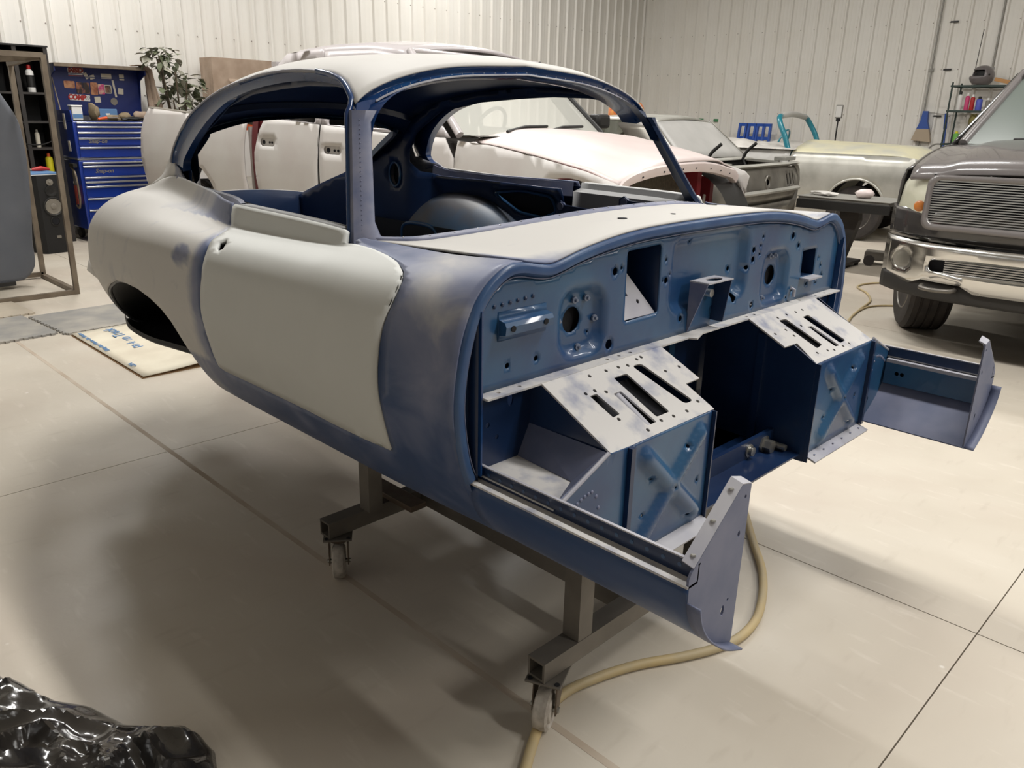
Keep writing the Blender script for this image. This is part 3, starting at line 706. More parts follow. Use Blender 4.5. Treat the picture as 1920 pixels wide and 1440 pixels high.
    m = MB().add([(-.012, sd*.590, .751), (.193, sd*.594, .752), (.145, sd*.634, .690), (-.008, sd*.622, .688)], [(0, 1, 2, 3)]); m.add([(.193, sd*.594, .752), (.198, sd*.735, .700), (.190, sd*.730, .690), (.145, sd*.634, .690)], [(0, 1, 2, 3)]); m.obj('footwell_slope', 'lavender_dark', CAR, 0, thick=0.003)
    # back wall and light shelf of the side pocket
    bw = panel([(sd*.742, .67), (sd*.588, .67), (sd*.588, .845), (sd*.742, .845)], [circ(sd*.705, .775, .006, 10), circ(sd*.680, .745, .005, 10), circ(sd*.645, .815, .008, 10, .016)], 0.03, lambda y, z: np.c_[np.full_like(y, -.010), y, z]).obj('pocket_back', 'blue_dark', CAR, 0, thick=0.003)
    m = MB().add([(-.010, sd*.737, .689), (-.010, sd*.618, .689), (.150, sd*.630, .688), (.195, sd*.737, .687)], [(0, 1, 2, 3)]); m.obj('pocket_floor', 'lavender_worn', CAR, 0, thick=0.003)
    # gusset closing the sill
    g = panel([(sd*(.530 if near else .590), zt), (sd*.607, .752), (sd*.730, .696), (sd*.730, .60), (sd*.69, .56), (sd*.62, .510), (sd*(.530 if near else .590), zb)], [circ(sd*.625, .565, .007, 10, .010), circ(sd*.612, .535, .006, 10, .009)], 0.015,
              lambda y, z: np.c_[np.full_like(y, xf), y, z]).obj('gusset', 'blue', CAR, 0, thick=0.004, toff=1)
    MB().tube([(xf+.002, sd*.600, .755), (xf+.002, sd*.729, .697)], .004, 8).obj('gusset_flange', 'lavender', g, 40)
    a0 = .532 if near else .585
    MB().box(xf, xf+.014, *sorted((sd*a0, sd*(a0+.012))), zb, zt).obj('gusset_fin', 'blue_dark', g, 0)
    for k, (yy, zz) in enumerate(zip(np.r_[np.linspace(.715, .645, 8), .632, .624, .620, .619], np.r_[.665+.028*np.sin(np.linspace(0, 1.6, 8)), .680, .655, .625, .600])):
        MB().lathe([(.0042, 0), (.0035, .001), (.0015, .0016)], 8, (xf+.004, sd*yy, zz), 'x').obj('spot_weld', 'lavender_dark', g, 60)
mat('lavender_dark', lin(112, 116, 138), 0.55, col2=lin(90, 98, 124), scale=9)
both(footbox)
# ---- wall of the gearbox opening between the boxes, with its cross member and two bolts
m = MB().box(-.135, -.130, -.26, .26, .50, .846); tw = m.obj('tunnel_wall', 'blue_dark', CAR, 0)
MB().box(-.13, -.118, .06, .085, .50, .84).obj('seam', 'blue', tw, 0)
m = MB().box(-.13, .19, -.25, .25, .495, .50); m.obj('tunnel_floor', 'blue_dark', tw, 0)
xm = MB().box(.10, .112, -.25, .25, .500, .548).obj('cross_member', 'blue_dark', CAR, 0)
MB().lathe([(.018, 0), (.018, .004), (.012, .005), (.012, .014), (.0, .015)], 14, (.112, .115, .522), 'x').obj('bolt', 'bolt_steel', xm, 30)
MB().lathe([(.026, 0), (.026, .005), (.018, .006), (.018, .026), (.0, .027)], 6, (.112, .195, .516), 'x').obj('bolt', 'bolt_steel', xm, 30)
MB().tube([(.09, .225, .512), (.16, .225, .512)], .009, 10).obj('bolt_shank', 'bolt_steel', xm, 30)
# ---- open sills ahead of the firewall
SEC = smooth_line([(.757, .676), (.7565, .650), (.748, .622), (.728, .590), (.698, .560), (.655, .528), (.605, .504)], 0.012)
def sill_paint(co): x, y, z = co.T; return 0.12+0.18*sstep(.60, .52, z)
def sill(sd):
    xs = np.linspace(0.006, .482, 20)
    o = MB().loft([[(x, sd*p[0], p[1]) for p in SEC] for x in xs]).obj('sill', 'skin', CAR, 60, sill_paint, 0.0025, 0)
    MB().loft([[(x, sd*(p[0]-.004), p[1]+.0035) for p in SEC[3:]] for x in xs]).obj('sill_lining', 'lavender_dark', o, 60)
    MB().box(.0, .482, *sorted((sd*.760, sd*.733)), .675, .679).obj('ledge', 'lavender_worn', o, 0)
    r = MB().box(-.01, .482, *sorted((sd*.735, sd*.732)), .679, .706).obj('rail', 'blue_dark', o, 0)
    MB().box(-.01, .482, *sorted((sd*.7355, sd*.7295)), .706, .7085).obj('rail_edge', 'lavender', o, 0)
    for x in np.linspace(.03, .45, 15): MB().lathe([(.004, 0), (.003, .002)], 7, (x, sd*.7355, .694), 'y').obj('spot_weld', 'blue', r, 30)
    MB().box(.21, .477, *sorted((sd*.731, sd*.712)), .662, .674).obj('inner_ledge', 'lavender', o, 0)
    MB().box(.21, .477, *sorted((sd*.716, sd*.711)), .600, .664).obj('inner_wall', 'blue', o, 0)
    for x in (.245, .26): MB().lathe([(.006, 0), (.006, .003)], 10, (x, sd*.711-sd*.0, .635), 'y').obj('wall_hole', 'void', o, 0)
    # end plate
    prof = [tuple(p) for p in SEC]
    ol = [(sd*y, z) for y, z in prof]+[(sd*.603, .512), (sd*.600, .795), (sd*.628, .802), (sd*.752, .700), (sd*.758, .690)]
    e = panel(ol, [circ(sd*.622, .715, .004, 8, .006), circ(sd*.645, .585, .005, 10, .010), circ(sd*.632, .60, .003, 8), circ(sd*.615, .778, .0035, 8)], 0.02, lambda y, z: np.c_[np.full_like(y, .482), y, z]).obj('end_plate', 'lavender_dark', CAR, 0, thick=0.004)
    MB().add([(.482, sd*.600, .797), (.482, sd*.628, .804), (.482, sd*.748, .706), (.462, sd*.750, .712), (.462, sd*.631, .811), (.464, sd*.603, .803)], [(1, 2, 3, 4), (0, 1, 4, 5)]).obj('plate_flange', 'lavender', e, 0, thick=0.004)
    for t in (.12, .5, .9): MB().lathe([(.0045, 0), (.0035, .002)], 8, (.472, sd*(.630+(.748-.630)*t), .809-(.100)*t), 'z').obj('flange_hole', 'bolt_steel', e, 30)
    MB().loft([[(.482+x, sd*(p[0]+.002), p[1]-.001) for p in SEC[2:]] for x in (0, .024)]).obj('end_lip', 'lavender_dark', e, 40, thick=0.003)
both(sill)
# ---- floor pan
MB().box(-1.10, .02, -.60, .60, .492, .500).obj('floor_pan', 'blue_dark', CAR, 0)
MB().box(-1.12, -1.08, -.60, .60, .50, .80).obj('rear_bulkhead', 'blue_dark', CAR, 0)
MB().box(-2.42, -1.08, -.50, .50, .795, .80).obj('boot_floor', 'blue_dark', CAR, 0)

# ---- roof, windscreen header, rear pillars
def lift_green(x, t, sd=1):
    yz = GREEN.yz(x, t); return np.c_[x, sd*yz[:, 0], yz[:, 1]]
def roof_paint(co): return np.full(len(co), 0.95)
def roof_rings(off=0.0, t0=.4, xs=None):
    xs = np.linspace(-.615, -1.745, 46) if xs is None else xs; rg = []
    for x in xs:
        ts = np.linspace(t0, 1, 20); a = lift_green(np.full(20, x), ts, -1); b = a[::-1][1:]*np.array((1, -1, 1)); r = np.vstack([a, b])
        r[:, 2] -= off*(1-0.4*np.abs(r[:, 1])/.5); r[:, 1] *= (1-off*.6); rg.append(r)
    return rg
MB().loft(roof_rings()).obj('roof', 'skin', CAR, 50, roof_paint, 0.004, 0)
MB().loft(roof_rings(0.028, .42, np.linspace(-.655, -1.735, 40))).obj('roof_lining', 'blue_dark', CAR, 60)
for k_, x in enumerate((-.70, -1.70)):
    rg = roof_rings(0.03, .42, [x-.035, x-.03, x+.03, x+.035]); rg[1][:, 2] -= .018; rg[2][:, 2] -= .018
    MB().loft(rg).obj('roof_bow', 'blue_dark', CAR, 30)
# header: drip edge, channel, flange
def header():
    e = roof_rings(0, .4, [-.615])[0]; c0 = e.copy()
    def sh(dx, dz, s=1.0): q = e.copy(); q[:, 0] += dx; q[:, 2] += dz; q[:, 1] *= s; return q
    o = MB().loft([sh(0, .001), sh(-.010, -.007), sh(-.012, -.016), sh(.000, -.021, .985), sh(.006, -.024, .98), sh(-.020, -.034, .975), sh(-.075, -.030, .965)]).obj('header_channel', 'blue_wet', CAR, 40)
    q = sh(.006, -.0235, .98)[3:-3]; MB().tube(q, .0028, 6).obj('header_flange', 'lavender', CAR, 60)
    m = MB()
    for p in sh(.004, -.018, .984)[4:-4:1]: m.lathe([(.0014, 0), (.0008, .001)], 6, tuple(p), 'x')
    m.obj('rivets', 'rivet', o, 30, props={'kind': 'stuff'})
header()
def gt(x, z):
    tt = np.linspace(0, .6, 300); zz = GREEN.yz(np.full(300, x), tt)[:, 1]; return float(tt[np.argmin(np.abs(zz-z))])
def sail(sd):
    xs = np.linspace(-1.742, -2.345, 24)
    ol = [(-1.585, 0), (-1.62, gt(-1.62, 1.122)), (-1.65, gt(-1.65, 1.140)), (-1.70, gt(-1.70, 1.150)), (-1.758, gt(-1.758, 1.158)), (-1.764, gt(-1.764, 1.195)), (-1.748, .40), (-1.742, .60)]+[(x, .6) for x in xs[1:]]+[(x, 0) for x in xs[::-1]]+[(-1.68, 0)]
    panel(ol, [], .022, lambda x, t: lift_green(x, t, sd), bstep=.02, scale=(1, .5)).obj('rear_pillar', 'skin', CAR, 50, lambda co: np.where(co[:, 0] > -1.72, .55, .93), 0.004, 0)
    q = [lift_green(np.array([x]), np.array([.6]), sd)[0] for x in xs]
    MB().loft([[p+np.array((0, -sd*o, -h)) for p in q] for o, h in ((0, 0), (.012, .012), (.03, .02), (.035, .05))]).obj('hatch_gutter', 'blue', CAR, 40)
both(sail)
q = roof_rings(0, .6, [-1.745])[0]
MB().loft([q+np.array((dx, 0, dz)) for dx, dz in ((0, 0), (-.015, -.012), (-.012, -.04), (.03, -.05))]).obj('hatch_header', 'blue', CAR, 40)
m = MB(); m.loft([[(-2.345+dx, y, .972+.026*(1-(y/.33)**2)+dz) for y in np.linspace(-.335, .335, 21)] for dx, dz in ((.0, 0), (-.1, -.012), (-.25, -.12))])
m.obj('tail_panel', 'skin', CAR, 50, roof_paint, 0.004, 0)
MB().loft([[(x, y, zz) for y, zz in [(yy, (.972+.026*(1-(yy/.33)**2)) if k == 0 else zb_) for yy in np.linspace(-.40, .40, 13)]] for k, (x, zb_) in enumerate(((-2.343, 0), (-2.325, .94), (-2.32, .78)))]).obj('tail_lining', 'blue_dark', CAR, 40)
# window surround
ARC_O = [(-.622,.558,1.335),(-.630,.553,1.352),(-.652,.545,1.373),(-.695,.532,1.397),(-.766,.519,1.415),(-.841,.509,1.425),(-.954,.498,1.430),(-1.115,.484,1.428),(-1.289,.475,1.412),(-1.475,.470,1.381),(-1.600,.472,1.343),(-1.680,.480,1.305),(-1.740,.496,1.243),(-1.760,.512,1.195),(-1.753,.526,1.157)]
ARC_I = [(-.628,.565,1.318),(-.640,.556,1.340),(-.664,.545,1.360),(-.700,.536,1.380),(-.770,.524,1.394),(-.843,.515,1.401),(-.948,.507,1.404),(-1.105,.496,1.398),(-1.272,.487,1.381),(-1.447,.486,1.340),(-1.545,.496,1.290),(-1.596,.505,1.252),(-1.643,.521,1.200),(-1.664,.533,1.160),(-1.645,.543,1.135)]
def surround(sd):
    a = smooth_line(ARC_O, .02); n = len(a); b = smooth_line(ARC_I, .02); b = np.array([b[int(round(k*(len(b)-1)/(n-1)))] for k in range(n)])
    S = np.array((1, sd, 1)); ctr = np.array((-1.15, 0, 1.2))
    mid = a*.5+b*.5-np.array((0, .010, 0))
    o = MB().loft([(a+np.array((0, .001, .002)))*S, (a*.9+b*.1-np.array((0, .006, 0)))*S, mid*S, (b-np.array((0, .008, 0)))*S, (b-np.array((0, .035, -.004)))*S]).obj('window_rebate', 'blue_wet', CAR, 50)
    MB().tube((a+np.array((0, .002, .001)))*S, .0035, 6).obj('rain_gutter', 'lavender', CAR, 60)
    # lower quarter light flange
    w_ = smooth_line([(-1.66, .540, 1.128), (-1.60, .556, 1.112), (-1.50, .570, 1.106), (-1.33, .588, 1.102), (-1.06, .640, 1.099), (-.99, .668, 1.098)], .03)
    MB().loft([(w_+np.array((0, o_, h)))*S for o_, h in ((.014, -.012), (.004, .0), (-.010, .001), (-.014, -.05))]).obj('quarter_flange', 'pillar_grey', CAR, 40)
both(surround)
# windscreen pillars
def pillar(sd):
    base = np.array((-.452, .672, 1.050)); topp = np.array((-.612, .556, 1.350))
    sec = [(-.036, .004), (-.030, .014), (.002, .020), (.012, .012), (.030, -.004), (.036, -.022), (.022, -.034), (-.004, -.022), (-.030, -.014)]
    rg = []
    for t in np.linspace(0, .95, 12):
        c = base+(topp-base)*t; k = .85-.10*t; fl = max(0, (.16-t)/.16)**2; ft = max(0, (t-.86)/.14)**2
        rg.append([(c[0]+dx*k+(fl*.045 if dx > .005 else 0)+(ft*.02 if dx > .01 else 0), sd*(c[1]+dy*k-(fl*.03 if dx > .005 else 0)-(ft*.03 if dy < -.01 else 0)), c[2]) for dx, dy in sec])
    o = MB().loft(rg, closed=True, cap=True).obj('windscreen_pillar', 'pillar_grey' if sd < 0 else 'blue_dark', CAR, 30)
    l = []
    for t in np.linspace(0.02, .93, 8): c = base+(topp-base)*t; l.append((c[0]-.022, sd*(c[1]+.010), c[2]))
    l += [(p_[0], sd*(p_[1]+.004), p_[2]) for p_ in ARC_O[1:6]]; l = [tuple(p_) for p_ in smooth_line(l, .02)]
    MB().tube(l, .0075, 8).obj('pillar_edge', 'blue_wet', o, 50)
    m = MB()
    for t in np.linspace(.06, .88, 26):
        c = base+(topp-base)*t; m.lathe([(.0022, 0), (.0018, .0006), (.001, .001)], 6, (c[0]+.016, sd*(c[1]+.004), c[2]), 'x')
    m.obj('spot_welds', 'pillar_weld', o, 30, props={'kind': 'stuff'})
    # rounded corner between pillar and header
    a0 = np.array((-.556, .560, 1.262)); c0 = np.array((-.600, .528, 1.372)); b0 = np.array((-.612, .36, 1.400))
    arc_ = [(1-t)**2*a0+2*t*(1-t)*c0+t*t*b0 for t in np.linspace(0, 1, 16)]
    out_ = [np.array((-.585, .590, 1.262))*(1-t)+np.array((-.612, .556, 1.350))*t for t in np.linspace(0, 1, 8)]+[np.array((-.614, .556-.196*t, 1.352+.062*t-.010*math.sin(PI*t))) for t in np.linspace(.12, 1, 8)]
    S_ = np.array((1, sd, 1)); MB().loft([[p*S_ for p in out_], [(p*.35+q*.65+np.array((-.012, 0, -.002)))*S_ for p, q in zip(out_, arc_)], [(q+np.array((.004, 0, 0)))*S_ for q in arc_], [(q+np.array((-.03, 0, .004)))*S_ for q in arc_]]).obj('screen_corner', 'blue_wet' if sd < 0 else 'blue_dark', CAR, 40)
mat('pillar_weld', lin(96, 100, 122), .5)
both(pillar)
# ---- inner quarter panels with oval holes, wheel houses
def inner(sd):
    ol = [(-.985, .70), (-.985, 1.080), (-1.06, 1.080), (-1.33, 1.086), (-1.58, 1.090), (-1.675, 1.104), (-1.715, 1.14), (-1.714, 1.19), (-1.655, 1.255), (-1.49, 1.340), (-1.28, 1.375), (-1.09, 1.388), (-.94, 1.394), (-.79, 1.390), (-.70, 1.378), (-.66, 1.36),
          (-.66, 1.385), (-.80, 1.412), (-1.0, 1.425), (-1.3, 1.410), (-1.5, 1.372), (-1.68, 1.305), (-1.745, 1.27), (-1.9, 1.165), (-2.07, 1.075), (-2.33, .965), (-2.33, .72)]
    def plane(x, z): return .671-.36*(z-1.058)+.087*(x+.5)-.035
    def lift(x, z): return np.c_[x, sd*np.minimum(plane(x, z)-.02*sstep(-1.3, -1.6, x), .575+.05*sstep(-1.4, -1.0, x)-.13*sstep(-1.5, -1.75, x)-.16*sstep(-1.75, -2.35, x)), z]
    h1 = circ(-1.80, 1.085, .032, 18, .050); h2 = rquad([(-1.33, 1.040), (-1.18, 1.058), (-1.035, 1.045), (-1.028, .985), (-1.10, .960), (-1.21, .972)], .025, 4)
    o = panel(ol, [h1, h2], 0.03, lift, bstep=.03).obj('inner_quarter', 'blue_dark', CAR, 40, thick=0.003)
    for h in (h1, h2):
        hh = np.array(h); p = lift(hh[:, 0], hh[:, 1])-np.array((0, sd*.004, 0)); MB().tube(p, .006, 6, closed=True).obj('hole_rim', 'blue', o, 60)
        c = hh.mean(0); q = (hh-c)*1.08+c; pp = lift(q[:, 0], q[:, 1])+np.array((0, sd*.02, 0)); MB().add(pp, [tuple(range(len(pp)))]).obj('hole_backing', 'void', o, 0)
    # wheel house
    m = MB(); rg = []
    for a in np.linspace(0, 1, 15):
        r = math.cos(a*PI/2*.98)**.6; d = .19*math.sin(a*PI/2)
        rg.append([(-1.53+.44*r*math.cos(u), sd*(.60-d), .70+.335*r*math.sin(u)) for u in np.linspace(-.05, PI+.05, 25)])
    w_ = MB().loft(rg).obj('wheel_house', 'wheelhouse', CAR, 60)
    cx, cz = -1.60, .845
    fr = [(cx+.115*math.copysign(abs(math.cos(u))**.6, math.cos(u)), sd*.405, cz+.055*math.copysign(abs(math.sin(u))**.6, math.sin(u))) for u in np.linspace(0, 2*PI, 32, endpoint=False)]
    MB().tube(fr, .009, 8, closed=True).obj('recess_rim', 'blue', w_, 60)
    MB().add([(x, y+sd*.004, z) for x, y, z in fr], [tuple(range(32))]).obj('recess', 'blue_wet', w_, 0)
mat('wheelhouse', lin(44, 84, 118), 0.45, col2=lin(74, 74, 78), scale=3.5, lo=0.35, hi=0.6)
both(inner)
# dark wheel house as seen from outside through the arch, its lower rim
def arch_liner(sd):
    e = smooth_line([(x, z) for x, z in ARCH], .03)
    yz = np.array([BODY.yz(np.array([x]), np.array([BODY.t_of_z(x, z)]))[0] for x, z in e])
    c = np.array((-1.50, .66))
    rg = []
    for k, (o_, s_) in enumerate(((.0, 1.0), (.012, .985), (.03, 1.0), (.12, 1.0), (.26, .92), (.30, .6), (.31, .05))):
        rg.append([(c[0]+(x-c[0])*s_, sd*(p[0]-o_), c[1]+(z-c[1])*s_) for (x, z), p in zip(e, yz)])
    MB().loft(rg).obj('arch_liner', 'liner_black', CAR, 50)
    r = [(x, sd*(p[0]-.008), z) for (x, z), p in zip(e, yz)]; MB().tube(r, .007, 6).obj('arch_lip', 'skin_dark', CAR, 60)
    # rolled lower rim that closes the wheel house
    rim = smooth_line([(-2.11, .615, .575), (-2.00, .645, .560), (-1.87, .652, .555), (-1.75, .655, .560), (-1.62, .652, .570), (-1.40, .63, .58)], .03)*np.array((1, sd, 1))
    MB().loft([rim+np.array((0, sd*o_, h)) for o_, h in ((.004, .014), (.008, 0), (0, -.008), (-.10, -.01), (-.35, 0), (-.35, .25))]).obj('wheel_house_rim', 'liner_black', CAR, 50)
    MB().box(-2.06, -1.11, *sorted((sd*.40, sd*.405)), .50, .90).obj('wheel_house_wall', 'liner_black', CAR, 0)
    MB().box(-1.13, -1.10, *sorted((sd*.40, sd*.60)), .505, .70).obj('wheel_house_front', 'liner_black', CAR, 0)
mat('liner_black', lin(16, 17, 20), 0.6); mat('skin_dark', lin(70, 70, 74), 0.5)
both(arch_liner)
# rear bumper seat lip and lower tail closing sheet
def bumper_lip(sd):
    pts = [(-2.05, .745), (-2.20, .752), (-2.35, .757), (-2.48, .762), (-2.57, .765), (-2.62, .767)]; rg = [[], [], [], []]
    for x, z in pts:
        y = BODY.yz(np.array([x]), np.array([BODY.t_of_z(x, z)]))[0][0]
        k = sstep(-2.02, -2.2, x)
        for i, (o_, h) in enumerate(((-.002, .016), (.020*k, .008), (.024*k, -.004), (-.002, -.010))): rg[i].append((x-.3*o_, sd*(y+o_), z+h))
    MB().loft(rg).obj('bumper_lip', 'door_white', CAR, 50)
mat('door_white', lin(216, 212, 204), 0.55)
both(bumper_lip)
# hinge brackets seen over the cowl on the far side
for hx, hz in ((-.95, 1.005), (-.66, 1.045)):
    m = MB().prism([(hx-.05, hz+.02), (hx-.03, hz+.032), (hx-.01, hz+.018), (hx+.13, hz+.012), (hx+.13, hz-.05), (hx-.05, hz-.08)], lambda x, z: (x, .575, z), lambda x, z: (x, .582, z))
    b = m.obj('hinge_bracket', 'blue_dark', CAR, 0)
    MB().tube([(hx-.028, .572, hz+.012), (hx-.028, .590, hz+.012)], .014, 12).obj('boss', 'lavender_dark', b, 40)
    MB().tube([(hx+.11, .572, hz-.01), (hx+.11, .585, hz-.01)], .009, 10).obj('boss', 'pillar_grey', b, 40)
# ================================================================== rolling steel dolly under the shell
DOLLY = thing('body_dolly', 'low rolling dolly of square steel tube under the car shell', 'dolly', (-.4, -.19, 0), world=True)
def sq_tube(name, a, b, s=.05, m='steel_dull', wall_=.006, parent=DOLLY):
    """hollow square tube from a to b"""
    a = Vector(a); b = Vector(b); t = (b-a).normalized(); u = Vector((0, 0, 1)) if abs(t.z) < .9 else Vector((1, 0, 0)); d = t.cross(u)
    R_ = []
    for p in (a, b):
        for h in (s/2, s/2-wall_): R_.append([p+d*(h*i)+u*(h*j) for i, j in ((-1, -1), (1, -1), (1, 1), (-1, 1))])
    mb = MB(); mb.loft([R_[1], R_[0], R_[2], R_[3]], closed=True); mb.loft([R_[3], R_[1]], closed=True)
    return mb.obj(name, m, parent, 0)
for bx_ in (.022, -.835): sq_tube('cross_beam', (bx_, -.575, .166), (bx_, .195, .166))
sq_tube('long_beam', (-.81, -.21, .166), (-.003, -.21, .166))
for (x, y) in ((.022, -.437), (.022, .06), (-.81, -.425), (-.81, .06)): sq_tube('post', (x, y, .191), (x, y, .491), .048)
MB().bbox(-.93, -.70, -.36, -.30, .192, .212, .004).obj('support_pad', 'steel_rust', DOLLY, 20)
def caster(x, y, yaw):
    t = bpy.data.objects.new('caster', None); COL.objects.link(t); attach(t, DOLLY); t.matrix_basis = Matrix.Translation((x, y, 0)) @ Matrix.Rotation(yaw, 4, 'Z')
    MB().bbox(-.052, .052, -.042, .042, .134, .140, .002).obj('top_plate', 'steel_dull', t, 20)
    for a in (-.042, .042):
        for b in (-.032, .032): MB().lathe([(.006, 0), (.006, .002)], 8, (a, b, .140)).obj('plate_hole', 'void', t, 0)
    MB().lathe([(.028, 0), (.030, .012), (.026, .020)], 16, (0, 0, .114)).obj('swivel', 'steel_rust', t, 30)
    for s_ in (-1, 1):
        MB().prism([(-.028, .116), (.028, .116), (-.012, .042), (-.034, .046)], lambda x_, z_: (x_, s_*.026, z_), lambda x_, z_: (x_, s_*.029, z_)).obj('fork', 'steel_rust', t, 0)
    MB().lathe([(.0, -.019), (.030, -.019), (.036, -.013), (.044, -.018), (.052, -.014), (.054, 0), (.052, .014), (.044, .018), (.036, .013), (.030, .019), (0, .019)], 28, (-.020, 0, .054), 'y').obj('wheel', 'caster_white', t, 40)
    MB().tube([(-.020, -.034, .054), (-.020, .034, .054)], .007, 8).obj('axle', 'bolt_steel', t, 30)
for x, y, a in ((.022, -.53, 2.0), (-.835, -.53, 2.5), (.022, .15, 2.2), (-.835, .15, 1.8)): caster(x, y, a)
# tan air hose lying on the floor
hp = [(.16, -.80), (.115, -.71), (.075, -.645), (.04, -.585), (.01, -.52), (.0, -.44), (.02, -.34), (.06, -.23), (.12, -.12), (.16, -.03), (.18, .05), (.175, .15), (.13, .28), (.06, .41), (-.04, .54), (-.13, .66), (-.25, .83), (-.32, .96), (-.36, 1.10), (-.36, 1.25), (-.38, 1.5), (-.6, 1.9)]
o = MB().tube(smooth_line([(x, y, .0125) for x, y in hp], .02), .0125, 12).obj('air_hose', 'hose_tan', None, 60); tag(o, 'thick tan air hose curling across the floor in front of the car shell', 'hose')
hp = [(-.95, 3.2), (-1.05, 3.6), (-1.15, 3.89), (-1.24, 4.3), (-1.32, 4.7), (-1.45, 4.95), (-1.62, 5.18), (-1.60, 5.40), (-1.45, 5.6), (-1.25, 5.75)]
o = MB().tube(smooth_line([(x, y, .008) for x, y in hp], .03), .008, 8).obj('air_hose', 'hose_tan', None, 60); tag(o, 'thin tan hose looped on the floor beside the dark truck wheel', 'hose')
hp = [(-1.0, 3.35), (-1.12, 3.8), (-1.22, 4.2), (-1.22, 4.5), (-1.0, 4.75), (-.8, 4.9)]
o = MB().tube(smooth_line([(x, y, .0075) for x, y in hp], .03), .007, 8).obj('power_cord', 'hose_tan', None, 60); tag(o, 'second thin tan line lying beside the looped hose, running under the dark truck', 'hose')
# ================================================================== along the left wall
mat('tool_blue', lin(18, 50, 138), 0.3, coat=0.4); mat('tool_blue_dark', lin(14, 34, 98), 0.4); mat('tool_trim', lin(196, 198, 204), 0.25, metal=0.8)
mat('black_paint', lin(36, 33, 31), 0.6, col2=lin(58, 52, 48), scale=5); mat('black_matte', lin(22, 21, 21), 0.7); mat('black_soft', lin(30, 29, 28), 0.5)
mat('cone_grey', lin(128, 122, 112), 0.5); mat('paper', lin(214, 206, 188), 0.8); mat('photo_brown', lin(150, 82, 54), 0.5, col2=lin(206, 150, 110), scale=22)
mat('photo_dark', lin(52, 38, 34), 0.5, col2=lin(190, 120, 90), scale=18, lo=0.5, hi=0.7); mat('photo_pink', lin(206, 70, 128), 0.5, col2=lin(220, 180, 160), scale=16, lo=.45, hi=.6)
mat('tan_cloth', lin(172, 152, 134), 0.9, col2=lin(150, 130, 112), scale=5, bump=.2, bscale=30); mat('frame_steel', lin(128, 116, 100), 0.5, metal=0.3, col2=lin(108, 96, 82), scale=10)
mat('slate', lin(84, 88, 96), 0.5, col2=lin(94, 97, 104), scale=3); mat('red', lin(176, 32, 30), 0.45); mat('red_dull', lin(150, 60, 50), 0.5); mat('yellow', lin(226, 214, 44), 0.4); mat('white', lin(228, 226, 222), 0.5)
mat('leaf', lin(74, 84, 58), 0.55, col2=lin(112, 116, 92), scale=12); mat('leaf_dusty', lin(132, 132, 114), 0.6, col2=lin(164, 160, 146), scale=12); mat('stem', lin(86, 74, 58), 0.7)
mat('glove', lin(150, 134, 108), 0.85, col2=lin(118, 100, 76), scale=10); mat('orange', lin(216, 92, 40), 0.5)
mat('mat_grey', lin(140, 138, 134), 0.8, col2=lin(168, 162, 152), scale=5, lo=.4, hi=.7); mat('mat_dusty', lin(186, 174, 156), 0.85, col2=lin(170, 160, 144), scale=4); mat('card', lin(226, 218, 198), 0.85, col2=lin(212, 202, 182), scale=5); mat('card_brown', lin(150, 118, 84), 0.85); mat('print_blue', lin(96, 134, 178), 0.8)

def rounded_can(name, label, cat, loc, r, h, body, cap, group=None, band=None, neck=.45):
    t = thing(name, label, cat, loc, group=group)
    MB().lathe([(r*.96, 0), (r, .006), (r, h*.72), (r*.9, h*.78), (r*neck, h*.84)], 16).obj('body', body, t, 40)
    MB().lathe([(r*neck*1.15, h*.82), (r*neck*1.15, h*.96), (r*neck*.8, h)], 14).obj('cap', cap, t, 40)
    if band: MB().lathe([(r*1.01, h*.18), (r*1.01, h*.62)], 16).obj('label_band', band, t, 40)
    return t
# ---- tool chest on a roller cabinet
TB = thing('tool_chest', 'big blue tool chest with open lid on a roller cabinet against the left wall', 'tool chest', (-8.1, 1.5, 0), rz=TH)
W2 = .45
def drawer(z0, z1, x=.252, w=.42):
    d = MB().bbox(x-.012, x, -w, w-.0, z0, z1, .003).obj('drawer', 'tool_blue', TB, 20)
    h = MB(); h.bbox(x, x+.016, -w, w, z1-.018, z1, .004); h.obj('handle', 'tool_trim', d, 20)
    return d
MB().bbox(-.25, .24, -W2, W2, .13, .82, .012).obj('cabinet', 'tool_blue', TB, 20)
for z0, z1 in ((.775, .80), (.66, .765), (.615, .655), (.57, .61), (.45, .565), (.335, .445), (.20, .33)): dr = drawer(z0, z1)
MB().bbox(-.25, .23, -W2, W2, .835, 1.19, .012).obj('chest', 'tool_blue', TB, 20)
for s_ in (-1, 1):
    MB().prism([(-.25, 1.19), (.23, 1.19), (.20, 1.29), (-.25, 1.29)], lambda x, z: (x, s_*W2, z), lambda x, z: (x, s_*(W2-.012), z)).obj('chest_side', 'tool_blue', TB, 0)
for z0, z1 in ((1.155, 1.185), (1.10, 1.145), (1.045, 1.09), (.96, 1.035), (.845, .945)): drawer(z0, z1, .242)
MB().box(-.25, .24, -W2-.004, W2+.004, .822, .836).obj('cabinet_trim', 'tool_trim', TB, 0)
text('badge', 'Snap-on', .055, 'cone_grey', TB, frame((.245, -.24, 1.0), (0, 1, 0), (0, 0, 1)), shear=.3, bold=.001)
text('badge', 'Snap-on', .055, 'cone_grey', TB, frame((.255, -.22, .71), (0, 1, 0), (0, 0, 1)), shear=.3, bold=.001)
MB().lathe([(.014, 0), (.014, .01), (.008, .012)], 12, (.24, .10, .79), 'x').obj('lock', 'tool_trim', TB, 30)
for y in (-.38, .38):
    for x in (-.18, .18): MB().lathe([(.06, -.018), (.065, 0), (.06, .018)], 18, (x, y, .065), 'y').obj('caster', 'black_rubber', TB, 40); MB().box(x-.02, x+.02, y-.03, y+.03, .09, .13).obj('caster_fork', 'steel_dull', TB, 0)
